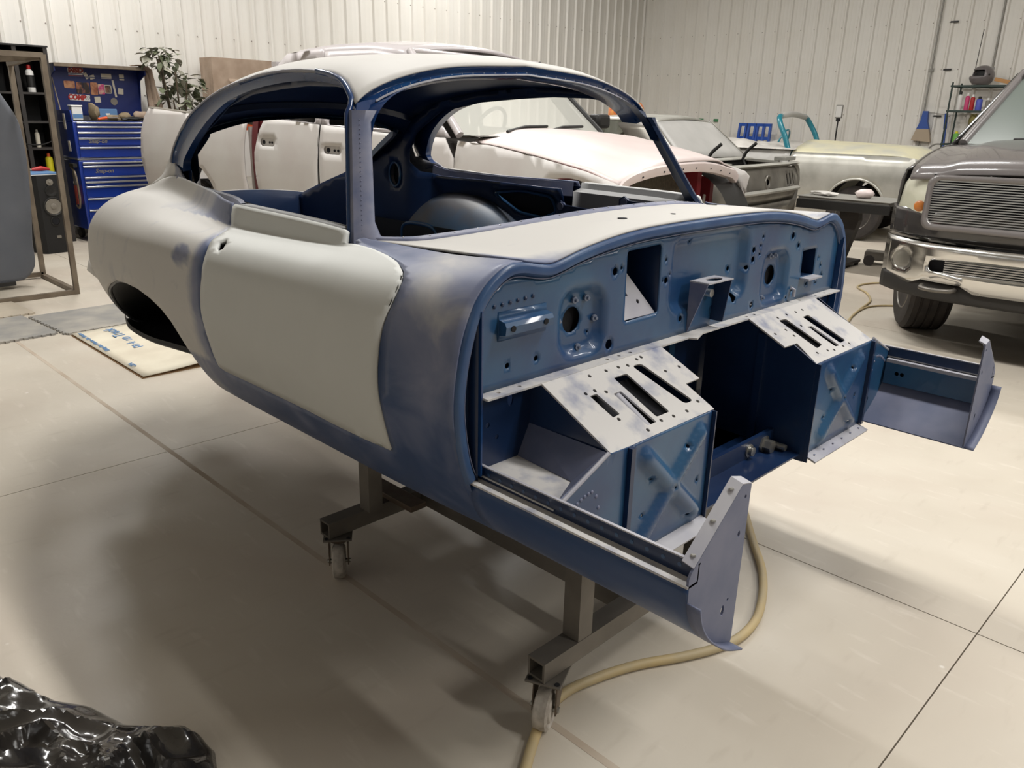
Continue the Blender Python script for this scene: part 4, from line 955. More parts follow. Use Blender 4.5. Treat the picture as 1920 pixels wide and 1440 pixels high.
# lid, open
LID = MB().bbox(-.27, -.25, -W2, W2, 1.24, 1.73, .006).obj('lid', 'tool_blue_dark', TB, 20)
MB().bbox(-.265, -.05, -W2, W2, 1.715, 1.735, .008).obj('lid_top', 'frame_steel', LID, 20)
MB().bbox(-.05, -.035, -W2, W2, 1.70, 1.736, .005).obj('lid_edge', 'frame_steel', LID, 20)
for s_ in (-1, 1):
    MB().prism([(-.26, 1.73), (-.04, 1.73), (-.05, 1.66), (-.20, 1.60), (-.26, 1.30)], lambda x, z: (x, s_*W2, z), lambda x, z: (x, s_*(W2-.01), z)).obj('lid_side', 'tool_blue_dark', LID, 0)
MB().box(-.251, -.245, -W2, W2, 1.615, 1.622).obj('lid_crease', 'tool_blue_dark', LID, 0)
MB().tube([(-.20, -.43, 1.60), (-.05, -.44, 1.24)], .006, 8).obj('lid_strut', 'frame_steel', LID, 40)
LX = -.2485
def sticker(y0, y1, z0, z1, m, name='sticker', tilt=0.0, r=.004):
    cy, cz = (y0+y1)/2, (z0+z1)/2; c, s_ = math.cos(tilt), math.sin(tilt)
    pts = [(cy+(a-cy)*c-(b-cz)*s_, cz+(a-cy)*s_+(b-cz)*c) for a, b in rrect(y0, y1, z0, z1, min(r, (y1-y0)*.4, (z1-z0)*.4), 2)]
    return MB().prism(pts, lambda y, z: (LX, y, z), lambda y, z: (LX+.0025, y, z)).obj(name, m, LID, 0)
sticker(-.275, -.075, 1.385, 1.445, 'white', tilt=-.05); text('sticker_lettering', 'COMP', .066, 'red', LID, frame((LX+.004, -.205, 1.416), (0, 1, -.05), (0, .05, 1)), bold=.004, shear=.15, width=.92)
for i in range(3):
    for j in range(4):
        if (i+j) % 2 == 0: sticker(-.118+j*.011+i*.003, -.108+j*.011+i*.003, 1.398+i*.011, 1.409+i*.011, 'black_matte', 'sticker_check')
sticker(-.255, -.105, 1.652, 1.70, 'white'); text('sticker_lettering', 'MSD', .062, 'red_dull', LID, frame((LX+.004, -.18, 1.677), (0, 1, 0), (0, 0, 1)), bold=.005, shear=.1, width=1.15); sticker(-.255, -.115, 1.635, 1.645, 'white'); sticker(-.255, -.115, 1.622, 1.630, 'red_dull')
for y0, y1, z0, z1, m_ in ((-.31, -.205, 1.505, 1.575, 'photo_brown'), (-.195, -.13, 1.455, 1.565, 'photo_dark'), (-.125, -.065, 1.455, 1.565, 'photo_dark'), (-.055, .015, 1.445, 1.57, 'photo_brown'), (.02, .085, 1.455, 1.555, 'photo_pink'), (.08, .155, 1.465, 1.55, 'paper')):
    sticker(y0, y1, z0, z1, m_, 'photo', tilt=random.uniform(-.05, .05), r=.01)
sticker(.09, .148, 1.472, 1.543, 'photo_dark', 'photo')
for y0, y1, z0, z1, tl in ((.065, .17, 1.61, 1.66, 0), (.175, .195, 1.43, 1.60, .1), (.22, .275, 1.46, 1.52, -.1), (.25, .30, 1.60, 1.66, 0), (-.10, -.065, 1.60, 1.66, .5), (-.05, 0, 1.60, 1.64, .3), (-.03, .03, 1.37, 1.43, .05)): sticker(y0, y1, z0, z1, 'paper', 'note', tilt=tl)
MB().lathe([(.036, 0), (.036, .003)], 20, (LX, .165, 1.385), 'x').obj('round_sticker', 'cone_grey', LID, 0)
for y0, z0, z1 in ((-.02, 1.11, 1.26), (.02, .90, 1.0)):
    MB().box(.02+y0, .07+y0, -W2-.003, -W2, z0, z1).obj('side_note', 'paper', TB, 0)
# clutter in the chest tray
tb_m = Matrix.Translation((-8.1, 1.5, 0)) @ Matrix.Rotation(TH, 4, 'Z')
def blob(name, label, cat, loc, size, m, seed, group=None, flat=1.0, world=False):
    r_ = random.Random(seed); bm = bmesh.new(); bmesh.ops.create_icosphere(bm, subdivisions=2, radius=1)
    for v in bm.verts:
        k = 1+.22*math.sin(5*v.co.x+seed)+.18*math.sin(6*v.co.y+2*seed)+.1*r_.uniform(-1, 1); v.co = Vector((v.co.x*size[0]*k, v.co.y*size[1]*k, max(-1, v.co.z)*size[2]*(k*.5+.5)))
    zmin = min(v.co.z for v in bm.verts)
    for v in bm.verts: v.co.z -= zmin
    o = MB().bm(bm).obj(name, m, None, 60); o.location = loc if world else tb_m @ Vector(loc); o.rotation_euler = (0, 0, r_.uniform(0, 3)); tag(o, label, cat, group); return o
MB().box(-.25, .20, -W2+.012, W2-.012, 1.19, 1.196).obj('tray', 'black_matte', TB, 0)
t_ = thing('plastic_tub', 'small white plastic tub at the left end of the open blue chest', 'tub', tb_m @ Vector((.02, -.33, 1.196))); MB().bbox(-.05, .05, -.05, .05, 0, .13, .01).obj('tub', 'white', t_, 20); MB().bbox(-.055, .055, -.055, .055, .13, .145, .006).obj('lid', 'white', t_, 20); MB().box(.0505, .052, -.045, .045, .02, .06).obj('label_strip', 'print_blue', t_, 0)
blob('work_glove', 'upright tan leather glove behind the tray of the blue chest', 'glove', (-.05, -.13, 1.196), (.05, .06, .085), 'glove', 3)
blob('work_glove', 'flat tan glove in the middle of the open blue chest', 'glove', (.03, .03, 1.196), (.06, .09, .03), 'glove', 5)
blob('work_glove', 'yellowish glove lying right of the middle in the blue chest', 'glove', (-.02, .17, 1.196), (.05, .06, .04), 'glove', 8)
blob('shop_rag', 'grey crumpled rag at the right end of the open blue chest', 'rag', (.0, .33, 1.196), (.07, .09, .05), 'tan_cloth', 11)
blob('shop_rag', 'dark crumpled rag near the front edge of the blue chest', 'rag', (.12, .20, 1.196), (.05, .12, .02), 'black_soft', 13)
t_ = thing('screwdriver', 'orange handled screwdriver in the tray of the blue chest', 'screwdriver', tb_m @ Vector((.14, -.17, 1.21))); MB().tube([(0, 0, 0), (0, .09, .015)], .014, 8).obj('handle', 'orange', t_, 40); MB().tube([(0, .09, .015), (0, .2, .02)], .004, 6).obj('shaft', 'tool_trim', t_, 40)
t_ = thing('blue_case', 'flat light blue case standing in the back of the blue chest', 'case', tb_m @ Vector((-.18, .05, 1.196))); MB().bbox(-.02, .02, -.10, .10, 0, .115, .008).obj('case_shell', 'print_blue', t_, 20); MB().box(.02, .023, -.02, .02, .05, .07).obj('latch', 'white', t_, 0)
# tan jacket hanging over the right edge of the lid
def drape(name, label, cat, path, widths, m, seed=1, amp=.012):
    """cloth strip along a path of (centre, across) frames"""
    rg = []
    for i, (c, wv) in enumerate(zip(path, widths)):
        c = Vector(c); wv = Vector(wv); row = []
        for j in range(13):
            u = j/12-.5; k = amp*(math.sin(7*u*2+i*.7+seed)+.6*math.sin(15*u+i*1.3)); nrm = Vector((.8, .3, .3)); row.append(c+wv*u+nrm*k)
        rg.append(row)
    o = MB().loft(rg).obj(name, m, None, 60, thick=.006); return tag(o, label, cat)
P_ = [tb_m @ Vector(p) for p in ((-.10, .34, 1.752), (-.06, .42, 1.757), (-.04, .475, 1.70), (-.04, .49, 1.60), (-.03, .50, 1.48), (.0, .50, 1.36), (.02, .49, 1.28))]
drape('jacket', 'tan work jacket hanging over the right corner of the blue chest lid', 'jacket', P_, [(.16, 0, 0), (.17, .02, 0), (.16, .03, .02), (.14, .05, 0), (.15, .06, 0), (.16, .07, 0), (.17, .08, 0)], 'tan_cloth', 2, .014)
# red pliers and hose hanging on the cabinet side
t_ = thing('wheel_brace', 'red tool with a looped hose hanging on the dark side of the roller cabinet', 'tool', tb_m @ Vector((.12, -.475, .55)))
MB().tube([(0, 0, -.17), (.005, 0, .02)], .014, 8).obj('red_handle', 'red_dull', t_, 40); MB().tube([(.005, 0, .02), (.0, 0, .16)], .010, 8).obj('shaft', 'steel_dull', t_, 40)
MB().tube(smooth_line([(-.0, -.01, .20), (.08, -.01, .16), (.12, -.01, .02), (.12, -.01, -.12), (.07, -.01, -.20), (.0, -.01, -.18)], .02), .011, 8).obj('loop', 'frame_steel', t_, 60); MB().lathe([(.012, .04), (.012, .06)], 8).obj('ring', 'white', t_, 30); MB().box(-.03, .10, -.02, .018, .20, .235).obj('hook_plate', 'black_matte', t_, 0)
# ---- black cubby shelf
SH = thing('cubby_shelf', 'tall black open cubby shelf standing at the left wall behind the loudspeaker', 'shelf', (-8.2, .60, 0), rz=TH)
ys = (-.60, -.30, .0, .155, .34); SHY = (-.62, -.24, .09, .36)
for y in SHY: MB().box(-.18, .18, y-.018, y+.018, 0, 1.86).obj('upright', 'black_paint', SH, 0)
SHZ = (.06, .36, .68, .935, 1.185, 1.45, 1.80)
for z in SHZ: MB().box(-.18, .17, -.63, .375, z-.02, z).obj('shelf_board', 'black_paint', SH, 0)
MB().box(-.185, -.175, -.63, .375, 0, 1.86).obj('back_panel', 'black_matte', SH, 0)
MB().box(-.18, .19, -.64, .385, 1.86, 1.875).obj('top_board', 'black_soft', SH, 0)
sh_m = Matrix.Translation((-8.2, .60, 0)) @ Matrix.Rotation(TH, 4, 'Z')
rounded_can('spray_can', 'white spray can with a red cap on the upper right of the black shelf', 'spray can', sh_m @ Vector((.08, .22, 1.45)), .035, .25, 'white', 'red', band='black_soft')
rounded_can('spray_can', 'small pale spray bottle on the second tier of the black shelf', 'spray can', sh_m @ Vector((.08, .20, .935)), .022, .17, 'paper', 'cone_grey')
rounded_can('tall_bottle', 'slim red bottle beside the grey panel on the black shelf', 'bottle', sh_m @ Vector((.08, .0, .68)), .024, .24, 'red_dull', 'cone_grey')
rounded_can('squeeze_bottle', 'bright yellow bottle with an orange cap on the black shelf', 'bottle', sh_m @ Vector((.09, .27, .68)), .034, .20, 'yellow', 'orange', neck=.4)
blob('small_box', 'small grey lump left of the yellow bottle', 'box', sh_m @ Vector((.09, .17, .68)), (.03, .03, .02), 'cone_grey', 4, world=True)
t_ = thing('radio', 'flat grey box on the second tier of the black shelf', 'box', sh_m @ Vector((.08, -.05, .935))); MB().bbox(-.05, .05, -.06, .06, 0, .03, .004).obj('case', 'cone_grey', t_, 20); MB().box(.05, .052, -.04, .04, .008, .022).obj('front', 'black_soft', t_, 0)
o = MB().tube(smooth_line([(-7.98, .45, 1.06), (-7.97, .62, .98), (-7.97, .80, .97), (-7.96, .95, 1.03)], .03), .006, 6).obj('cable', 'black_soft', None, 60); tag(o, 'dark cable sagging across the front of the black shelf', 'cable')
# ---- loudspeaker
SP = thing('loudspeaker', 'tall black floor loudspeaker with a grey cone standing on the concrete', 'speaker', (-7.56, .60, 0), rz=TH+.12)
MB().prism([(-.17, -.10), (-.12, -.155), (.16, -.125), (.185, -.10), (.185, .13), (-.17, .13)], lambda x, y: (x, y, 0), lambda x, y: (x, y, .72)).obj('cabinet', 'black_matte', SP, 0)
F_ = .186
MB().lathe([(.030, 0), (.030, .004), (.012, .006), (.010, .012), (0, .014)], 20, (F_, .01, .655), 'x').obj('tweeter', 'cone_grey', SP, 30)
MB().lathe([(.052, 0), (.052, .006), (.046, .007), (.020, -.002), (0, .002)], 24, (F_, .01, .575), 'x').obj('midrange', 'black_soft', SP, 30)
wf = MB().lathe([(.088, 0), (.088, .008), (.080, .010), (.074, .004)], 32, (F_, .01, .435), 'x').obj('woofer_rim', 'black_soft', SP, 30)
MB().lathe([(.072, .006), (.064, .008), (.034, -.006), (.030, -.004), (.026, .010), (0, .018)], 32, (F_, .01, .435), 'x').obj('woofer_cone', 'cone_grey', SP, 30)
MB().lathe([(.044, 0), (.044, .005), (.036, .006), (.034, .001), (0, .001)], 24, (F_, .01, .30), 'x').obj('bass_port', 'black_soft', SP, 30)
MB().lathe([(.032, .0065), (0, .0066)], 20, (F_, .01, .30), 'x').obj('port_hole', 'void', SP, 30)
MB().box(F_, F_+.002, .0, .04, .14, .165).obj('name_plate', 'cone_grey', SP, 0)
t_ = thing('speaker_tray', 'blue topped box lid lying on the loudspeaker', 'box lid', (-7.56, .60, .72), rz=TH+.12); MB().bbox(-.15, .17, -.14, .13, 0, .02, .004).obj('lid_panel', 'print_blue', t_, 20); MB().box(-.15, .172, -.142, .132, -.0, .006).obj('lid_rim', 'white', t_, 0)
t_ = thing('red_gun', 'red handled caulking tool lying on top of the loudspeaker', 'tool', (-7.50, .56, .742), rz=1.6); MB().tube([(-.20, 0, .02), (.0, 0, .02)], .012, 8).obj('barrel', 'frame_steel', t_, 40); MB().tube([(-.02, 0, .022), (.06, 0, .03), (.13, 0, .022)], [.014, .024, .012], 10).obj('grip', 'red', t_, 40)
# ---- steel stand with a dark grey body panel
ST = thing('panel_stand', 'rusty angle steel stand holding the dark grey body panel', 'stand', (-5.8, -.4, 0), world=True)
def bar(a, b, name='bar', s=.034): MB().beam(a, b, s, s).obj(name, 'frame_steel', ST, 0)
bar((-5.40, .16, 0), (-5.40, .18, 1.66), 'post'); bar((-6.20, .16, 0), (-6.20, .18, 1.62), 'post'); bar((-5.36, -1.0, 0), (-5.36, -1.0, 1.66), 'post')
bar((-5.40, .16, .017), (-5.36, -1.0, .017)); bar((-5.40, .16, .017), (-6.20, .16, .017)); bar((-5.40, .17, 1.655), (-5.36, -1.0, 1.655)); bar((-5.40, .17, 1.655), (-6.20, .17, 1.62)); bar((-5.41, .17, 1.64), (-6.10, -.60, 1.58)); bar((-6.2, .16, .03), (-6.2, -.9, .03))
t_ = thing('car_bodywork', 'dark slate grey curved body panel hanging in the steel stand at the left edge', 'panel', (-5.9, -.4, .05), world=True)
prof = smooth_line([(.0, 1.42), (.04, 1.34), (.085, 1.24), (.105, 1.05), (.10, .85), (.08, .60), (.05, .35), (.02, .12), (-.03, .07), (-.12, .055)], .04)
MB().loft([[(-5.9+dx, y-dy, z) for y, z in prof] for dx, dy in ((-.16, .16), (-.06, .04), (.0, .0), (.03, .012), (.04, .05), (.03, .6), (.0, 1.0))]).obj('panel_skin', 'slate', t_, 60, thick=.006)
MB().tube([(-5.868, y-.075, z) for y, z in prof[2:-2]], .0025, 6).obj('seam', 'black_soft', t_, 60); MB().bbox(-5.95, -5.85, -.9, -.12, .028, .06, .004).obj('foot', 'black_soft', t_, 20)
# ---- dusty artificial plant and covered machine
PL = thing('potted_plant', 'dusty artificial ficus plant behind the blue tool chest', 'plant', (-8.05, 2.22, 0))
MB().lathe([(.14, 0), (.18, .30), (.19, .31), (.17, .29)], 20).obj('pot', 'black_soft', PL, 40)
rl = random.Random(5)
for k in range(7):
    a = rl.uniform(0, 6.28); top = Vector((.13*math.cos(a)+.05, .20*math.sin(a), rl.uniform(1.35, 1.88)))
    mid = Vector((top.x*.35, top.y*.35, 1.0)); st = MB().tube(smooth_line([(0, 0, .28), tuple(mid), tuple(top)], .08), .008, 6).obj('stem', 'stem', PL, 60)
lf = MB().add([(0, 0, 0), (.30, .30, .05), (.62, .26, .02), (1, 0, -.12), (.62, -.26, .02), (.30, -.30, .05), (.5, 0, -.03)], [(0, 1, 6), (1, 2, 6), (2, 3, 6), (3, 4, 6), (4, 5, 6), (5, 0, 6)])
lm = [lf.mesh('leaf', 'leaf', 60), lf.mesh('leaf', 'leaf_dusty', 60)]
for k in range(260):
    o = bpy.data.objects.new('leaf', lm[0 if rl.random() < .55 else 1]); COL.objects.link(o); o.parent = PL
    z = 1.25+.70*rl.random()**1.1; sp_ = .28*(1-.55*((z-1.25)/.70)) + .03; a = rl.uniform(0, 6.28); r_ = sp_*math.sqrt(rl.random())
    if z > 1.7: cy, cx = -.13, .0
    else: cy, cx = .05, .02
    s_ = rl.uniform(.08, .14); o.matrix_local = Matrix.Translation((cx+r_*.7*math.cos(a), cy+r_*math.sin(a), z)) @ Matrix.Rotation(rl.uniform(0, 6.28), 4, 'Z') @ Matrix.Rotation(rl.uniform(-.3, 1.1), 4, 'Y') @ Matrix.Diagonal((s_, s_, s_, 1))
CV = thing('covered_machine', 'machine under a tan canvas cover against the left wall', 'cover', (-8.25, 3.02, 0), rz=TH)
def cloth_box(x0, x1, y0, y1, z0, z1):
    rg = []; n = 64
    for i, z in enumerate(np.linspace(z0, z1, 12)):
        k = (z1-z)/(z1-z0); row = []
        for j in range(n):
            a = 2*PI*j/n; c, s_ = math.cos(a), math.sin(a); m_ = max(abs(c), abs(s_)); wob = 1+k*.05+.03*k*math.sin(9*a+2*z)+.02*math.sin(17*a)*k+.012*math.sin(29*a+3*z)
            row.append(((x0+x1)/2+(x1-x0)/2*c/m_*wob, (y0+y1)/2+(y1-y0)/2*s_/m_*wob, z))
        rg.append(row)
    return MB().loft(rg, closed=True, cap=True)
cloth_box(-.12, .16, -.37, .38, .35, 1.88).obj('canvas_cover', 'tan_cloth', CV, 50)
MB().add([(.19, -.20, 1.66), (.19, .34, 1.66), (.205, .34, 1.63), (.205, -.20, 1.63)], [(0, 1, 2, 3)]).obj('cover_fold', 'tan_cloth', CV, 0, thick=.004); MB().box(-.10, .12, -.33, .33, 0, .36).obj('machine_base', 'black_soft', CV, 0)
# ---- interlocking mats and flattened carton on the floor
def jig(x0, x1, y0, y1, n=12, d=.012):
    def edge(a, b, outx, outy):
        pts = []
        for k in range(n):
            t0, t1 = (k+.15)/n, (k+.65)/n
            for t, o_ in ((t0, 0), (t0+.02/n, 1), (t1-.02/n, 1), (t1, 0)): pts.append((a[0]+(b[0]-a[0])*t+outx*d*o_, a[1]+(b[1]-a[1])*t+outy*d*o_))
        return pts
    c = [(x0, y0), (x1, y0), (x1, y1), (x0, y1)]
    return [c[0]]+edge(c[0], c[1], 0, -1)+[c[1]]+edge(c[1], c[2], 1, 0)+[c[2], c[3]]
def floor_mat_tile(cx, cy, rot, sx, sy, m, label):
    mb = MB().prism(jig(-sx/2, sx/2, -sy/2, sy/2), lambda x, y: (x, y, 0), lambda x, y: (x, y, .012)); o = mb.obj('floor_mat', m, None, 0); o.location = (cx, cy, .0005); o.rotation_euler = (0, 0, rot); tag(o, label, 'floor mat', 'interlocking foam mats on the floor'); return o
floor_mat_tile(-4.56, -.62, .07, .60, .60, 'mat_grey', 'grey foam floor mat at the left edge, left of the flattened carton')
floor_mat_tile(-4.54, .01, .07, .60, .60, 'mat_grey', 'grey foam floor mat next to the flattened carton behind the shell')
floor_mat_tile(-5.20, -.57, .07, .60, .60, 'mat_dusty', 'dusty beige floor mat under the corner of the steel stand')
floor_mat_tile(-4.52, .64, .07, .60, .60, 'mat_grey', 'grey foam floor mat half hidden behind the tail of the shell')
CB = thing('flattened_carton', 'flattened white carton with upside-down blue lettering on the floor', 'carton', (-3.64, 0, 0.0), world=True)
rgx = np.linspace(-4.19, -3.08, 14)
MB().loft([[(x, -.25+(.30+.14)*v+(.04 if False else 0)-.0*x, .014+.018*abs(math.sin(3*x))*v+.028*v*v*(1 if x > -3.3 else .4)) for v in np.linspace(0, 1, 10)] for x in rgx]).obj('carton_top', 'card', CB, 40, thick=.004)
MB().loft([[(x, -.255+.43*v, .004) for v in (0, 1)] for x in rgx]).obj('carton_bottom', 'card_brown', CB, 0, thick=.004)
def ctext(s_, x, y, size, z): text('lettering', s_, size, 'print_blue', CB, frame((x, y, z), (-1, 0, 0), (0, -1, 0)), bold=.0008, extrude=.0006)
ctext('Pick up Truck', -3.86, -.06, .095, .024); ctext('Sliding Rear Win', -3.80, .075, .095, .038); ctext('Sliding Rear Window One Window', -3.90, -.222, .034, .0195); ctext('USA', -3.30, -.222, .04, .0195)
MB().box(-3.30, -3.18, -.09, -.02, .026, .0265).obj('stamp', 'print_blue', CB, 0) if False else None
# ---- black plastic sheet crumpled in the near left corner
def plastic():
    mb = MB(); nx, ny = 130, 100
    from mathutils import noise as ns
    rows = []
    for i in range(nx):
        row = []
        for j in range(ny):
            u, v = i/(nx-1), j/(ny-1); x = -1.35+1.12*u; y = -1.95+.90*v
            lim = np.interp(x, [-1.35, -.95, -.78, -.70, -.60, -.50, -.40, -.32, -.22], [-1.47, -1.385, -1.325, -1.27, -1.235, -1.14, -1.13, -1.16, -1.24])
            y = -1.98+(lim+1.98)*v
            e = min(1.0, (1-v)*5.5)*min(1, (1-u)*6)
            p = Vector((x*3.2, y*3.2, 1.7)); q = Vector((x*9, y*9, 4.2))
            r1 = 1-abs(ns.noise(p+Vector((ns.noise(q)*.5, 0, 0)))*2.0); r2 = 1-abs(ns.noise(q)*2)
            h = e**.6*(.035+.085*max(0, r1)**2+.045*max(0, r2)**2)+.004+.012*ns.noise(q*2.5)*e
            row.append((x+.02*ns.noise(q), y+.02*ns.noise(q+Vector((5, 0, 0)))*(1-v), max(.003, h)))
        rows.append(row)
    return mb.loft(rows)
m_ = mat('black_plastic', lin(30, 28, 27), 0.16, col2=lin(58, 54, 50), scale=6, coat=0.6, spec=.8, lo=.45, hi=.7, bump=.25, bscale=22)
o = plastic().obj('plastic_sheet', 'black_plastic', None, 25, thick=.002); tag(o, 'crumpled shiny black plastic sheet in the near left corner', 'plastic sheet')
# ================================================================== grey primered crew cab pickup parked behind the shell
mat('primer_light', lin(206, 203, 199), 0.5, col2=lin(198, 192, 188), scale=2.5); mat('primer_pink', lin(222, 208, 204), 0.42, col2=lin(214, 196, 192), scale=2.2, lo=.4, hi=.7, coat=.15)
mat('primer_lav', lin(196, 189, 190), 0.3, col2=lin(188, 182, 182), scale=2, coat=.3); mat('maroon', lin(92, 20, 28), 0.4); mat('dark_red', lin(122, 24, 34), 0.5); mat('cabin_dark', lin(58, 54, 50), 0.7); mat('radiator', lin(92, 84, 70), 0.6, col2=lin(70, 64, 54), scale=40)
mat('glass', lin(214, 214, 206), 0.06, alpha=0.72, spec=.6); mat('glass_dark', lin(96, 104, 98), 0.25, spec=.35); mat('rim_grey', lin(120, 116, 110), 0.4, metal=.7)  # pale 'glass': white reflection on the windscreen painted into its base colour
RAM = thing('pickup_truck', 'grey primered crew cab pickup without bumper parked behind the car shell', 'truck', (-2, 2.1, 0), rz=math.radians(8))
RW = 1.95
def rn(z): return np.interp(z, [.5, .62, .80, .95, 1.10, 1.25, 1.32], [.045, .015, .0, -.004, .006, .03, .045])
def rlift(sd, off=0.0):
    def f(t, z):
        n = rn(z)+off; return np.c_[t, n if sd < 0 else RW-n, z]
    return f
def rpanel(name, ol, holes, sd, m, parent=RAM, step=.05, off=0.0, thick=.012, fn=None):
    return panel(ol, holes, step, fn or rlift(sd, off), bstep=.05).obj(name, m, parent, 40, thick=thick, toff=(1 if sd < 0 else -1))
def arc(cx, cz, r, a0, a1, n=18, rz_=None): return [(cx+r*math.cos(a), cz+(rz_ or r)*math.sin(a)) for a in np.linspace(a0, a1, n)]
def wheel(parent, x, y, z, r, w, m_tire='black_rubber', m_rim='rim_grey', steer=0.0, spokes=5, name='wheel', face=-1):
    """tyre with tread grooves, rim, hub; axis along local Y"""
    t = bpy.data.objects.new(name, None); COL.objects.link(t); t.parent = parent; t.matrix_local = Matrix.Translation((x, y, z)) @ Matrix.Rotation(steer, 4, 'Z')
    h = w/2; pr = [(r*.62, -h*.9), (r*.80, -h), (r*.93, -h*.95), (r*.985, -h*.80)]
    for k in range(5):
        a = -h*.80+1.6*h*k/4-.001
        pr += [(r, a+.004), (r, a+1.6*h/4*.8-.004 if k < 4 else h*.78), (r*.972, a+1.6*h/4*.83), (r*.972, a+1.6*h/4*.97)] if k < 4 else [(r, h*.79)]
    pr += [(r*.985, h*.82), (r*.93, h*.95), (r*.80, h), (r*.62, h*.9)]
    MB().lathe(pr, 40, (0, 0, 0), 'y').obj('tyre', m_tire, t, 30)
    MB().lathe([(r*.66, face*h*.86), (r*.63, face*h*.95), (r*.58, face*h*.80), (r*.54, face*h*.35), (r*.25, face*h*.45), (r*.14, face*h*.60), (0, face*h*.62)], 30, (0, 0, 0), 'y').obj('rim', m_rim, t, 30)
    for k in range(spokes):
        a = 2*PI*k/spokes; c, s_ = math.cos(a), math.sin(a)
        MB().beam((r*.16*c, face*h*.56, r*.16*s_), (r*.57*c, face*h*.70, r*.57*s_), r*.16, h*.16, up=(0, 1, 0)).obj('spoke', m_rim, t, 0)
    return t
def rail_z(t): return 1.325-.058*(t+4.93)
for sd in (-1, 1):
    # bed side with its arch
    ol = [(-5.06, .60), (-5.10, .86), (-5.07, 1.12), (-5.02, 1.25), (-4.95, rail_z(-4.95)), (-3.44, rail_z(-3.44)), (-3.47, 1.05), (-3.48, .80), (-3.45, .50), (-3.90, .50)]+arc(-4.37, .46, .45, .09, PI-.09)+[(-4.84, .50)]
    bs = rpanel('bed_side', ol, [], sd, 'primer_light')
    MB().loft([[(t, (0.045+o_) if sd < 0 else RW-.045-o_, rail_z(t)+h) for t in (-4.97, -4.2, -3.44)] for o_, h in ((-.01, -.005), (0, .012), (.07, .012), (.08, -.03))]).obj('bed_rail', 'cone_grey', bs, 30)
    a_ = arc(-4.37, .46, .45, .05, PI-.05)
    MB().loft([[(x, (.005+o_) if sd < 0 else RW-.005-o_, z) for x, z in a_] for o_ in (0, .05, .35)]).obj('arch_liner', 'black_soft', bs, 50)
    # doors
    fr_ = [(-3.30, .50), (-3.33, .80), (-3.325, 1.0), (-3.26, 1.18), (-3.20, 1.27)]
    rd = rpanel('rear_door', fr_+[(-2.535, 1.235), (-2.54, 1.02), (-2.56, .78), (-2.56, .50)], [rrect(-3.25, -3.055, 1.055, 1.115, .03, 3)], sd, 'primer_light')
    MB().box(-3.27, -3.04, *( (.012, .016) if sd < 0 else (RW-.016, RW-.012)), 1.04, 1.13).obj('handle_cup', 'primer_light', rd, 0)
    for a in (-3.215, -3.14, -3.11): MB().lathe([(.016 if a < -3.2 else .009, -.006), (.016 if a < -3.2 else .009, .0)], 10, (a, (.012 if sd < 0 else RW-.006), 1.085), 'y').obj('handle_hole', 'void', rd, 0)
    fd = rpanel('front_door', [(-2.525, .50), (-2.525, .78), (-2.515, 1.02), (-2.51, 1.235), (-1.66, 1.185), (-1.25, 1.18), (-1.16, 1.05), (-1.14, .50)], [rrect(-2.47, -2.265, 1.025, 1.085, .03, 3)], sd, 'primer_light')
    MB().box(-2.49, -2.25, *((.012, .016) if sd < 0 else (RW-.016, RW-.012)), 1.01, 1.10).obj('handle_cup', 'primer_light', fd, 0)
    for a in (-2.43, -2.36, -2.32): MB().lathe([(.018 if a < -2.4 else .010, -.006), (.018 if a < -2.4 else .010, .0)], 10, (a, (.012 if sd < 0 else RW-.006), 1.053), 'y').obj('handle_hole', 'void', fd, 0)
    # window frames above the sill
    def wf(t, z): n = .045+.15*(np.asarray(z)-1.22); return np.c_[t, n if sd < 0 else RW-n, z]
    rfr = [(-3.20, 1.27), (-3.15, 1.50), (-3.08, 1.68), (-2.98, 1.75), (-2.55, 1.775), (-2.535, 1.235)]
    rpanel('rear_window_frame', rfr, [rquad([(-3.05, 1.265), (-2.93, 1.62), (-2.86, 1.67), (-2.62, 1.675), (-2.60, 1.245)], .02, 3)], sd, 'primer_lav', rd, .06, fn=wf)
    ffr = [(-2.525, 1.235), (-2.54, 1.755), (-2.0, 1.755), (-1.78, 1.72), (-1.22, 1.18), (-1.66, 1.185)]
    rpanel('front_window_frame', ffr, [rquad([(-2.45, 1.235), (-2.46, 1.68), (-2.02, 1.685), (-1.85, 1.66), (-1.42, 1.215)], .02, 3)], sd, 'primer_lav', fd, .06, fn=wf)
    # front wing
    ol = [(-1.13, .50), (-1.15, 1.05), (-1.13, 1.165), (-.85, 1.145), (-.51, 1.095), (-.12, 1.025), (.10, .965), (.14, .93), (.12, .80), (.09, .86)]+arc(-.24, .55, .43, .55, PI-.1, 16)+[(-.70, .50)]
    wg = rpanel('front_wing', ol, [], sd, 'primer_light')
    a_ = arc(-.24, .55, .43, .3, PI-.1, 16)
    MB().loft([[(x, (.005+o_) if sd < 0 else RW-.005-o_, z) for x, z in a_] for o_ in (0, .03, .40)]).obj('arch_liner', 'dark_red' if sd < 0 else 'black_soft', wg, 50)
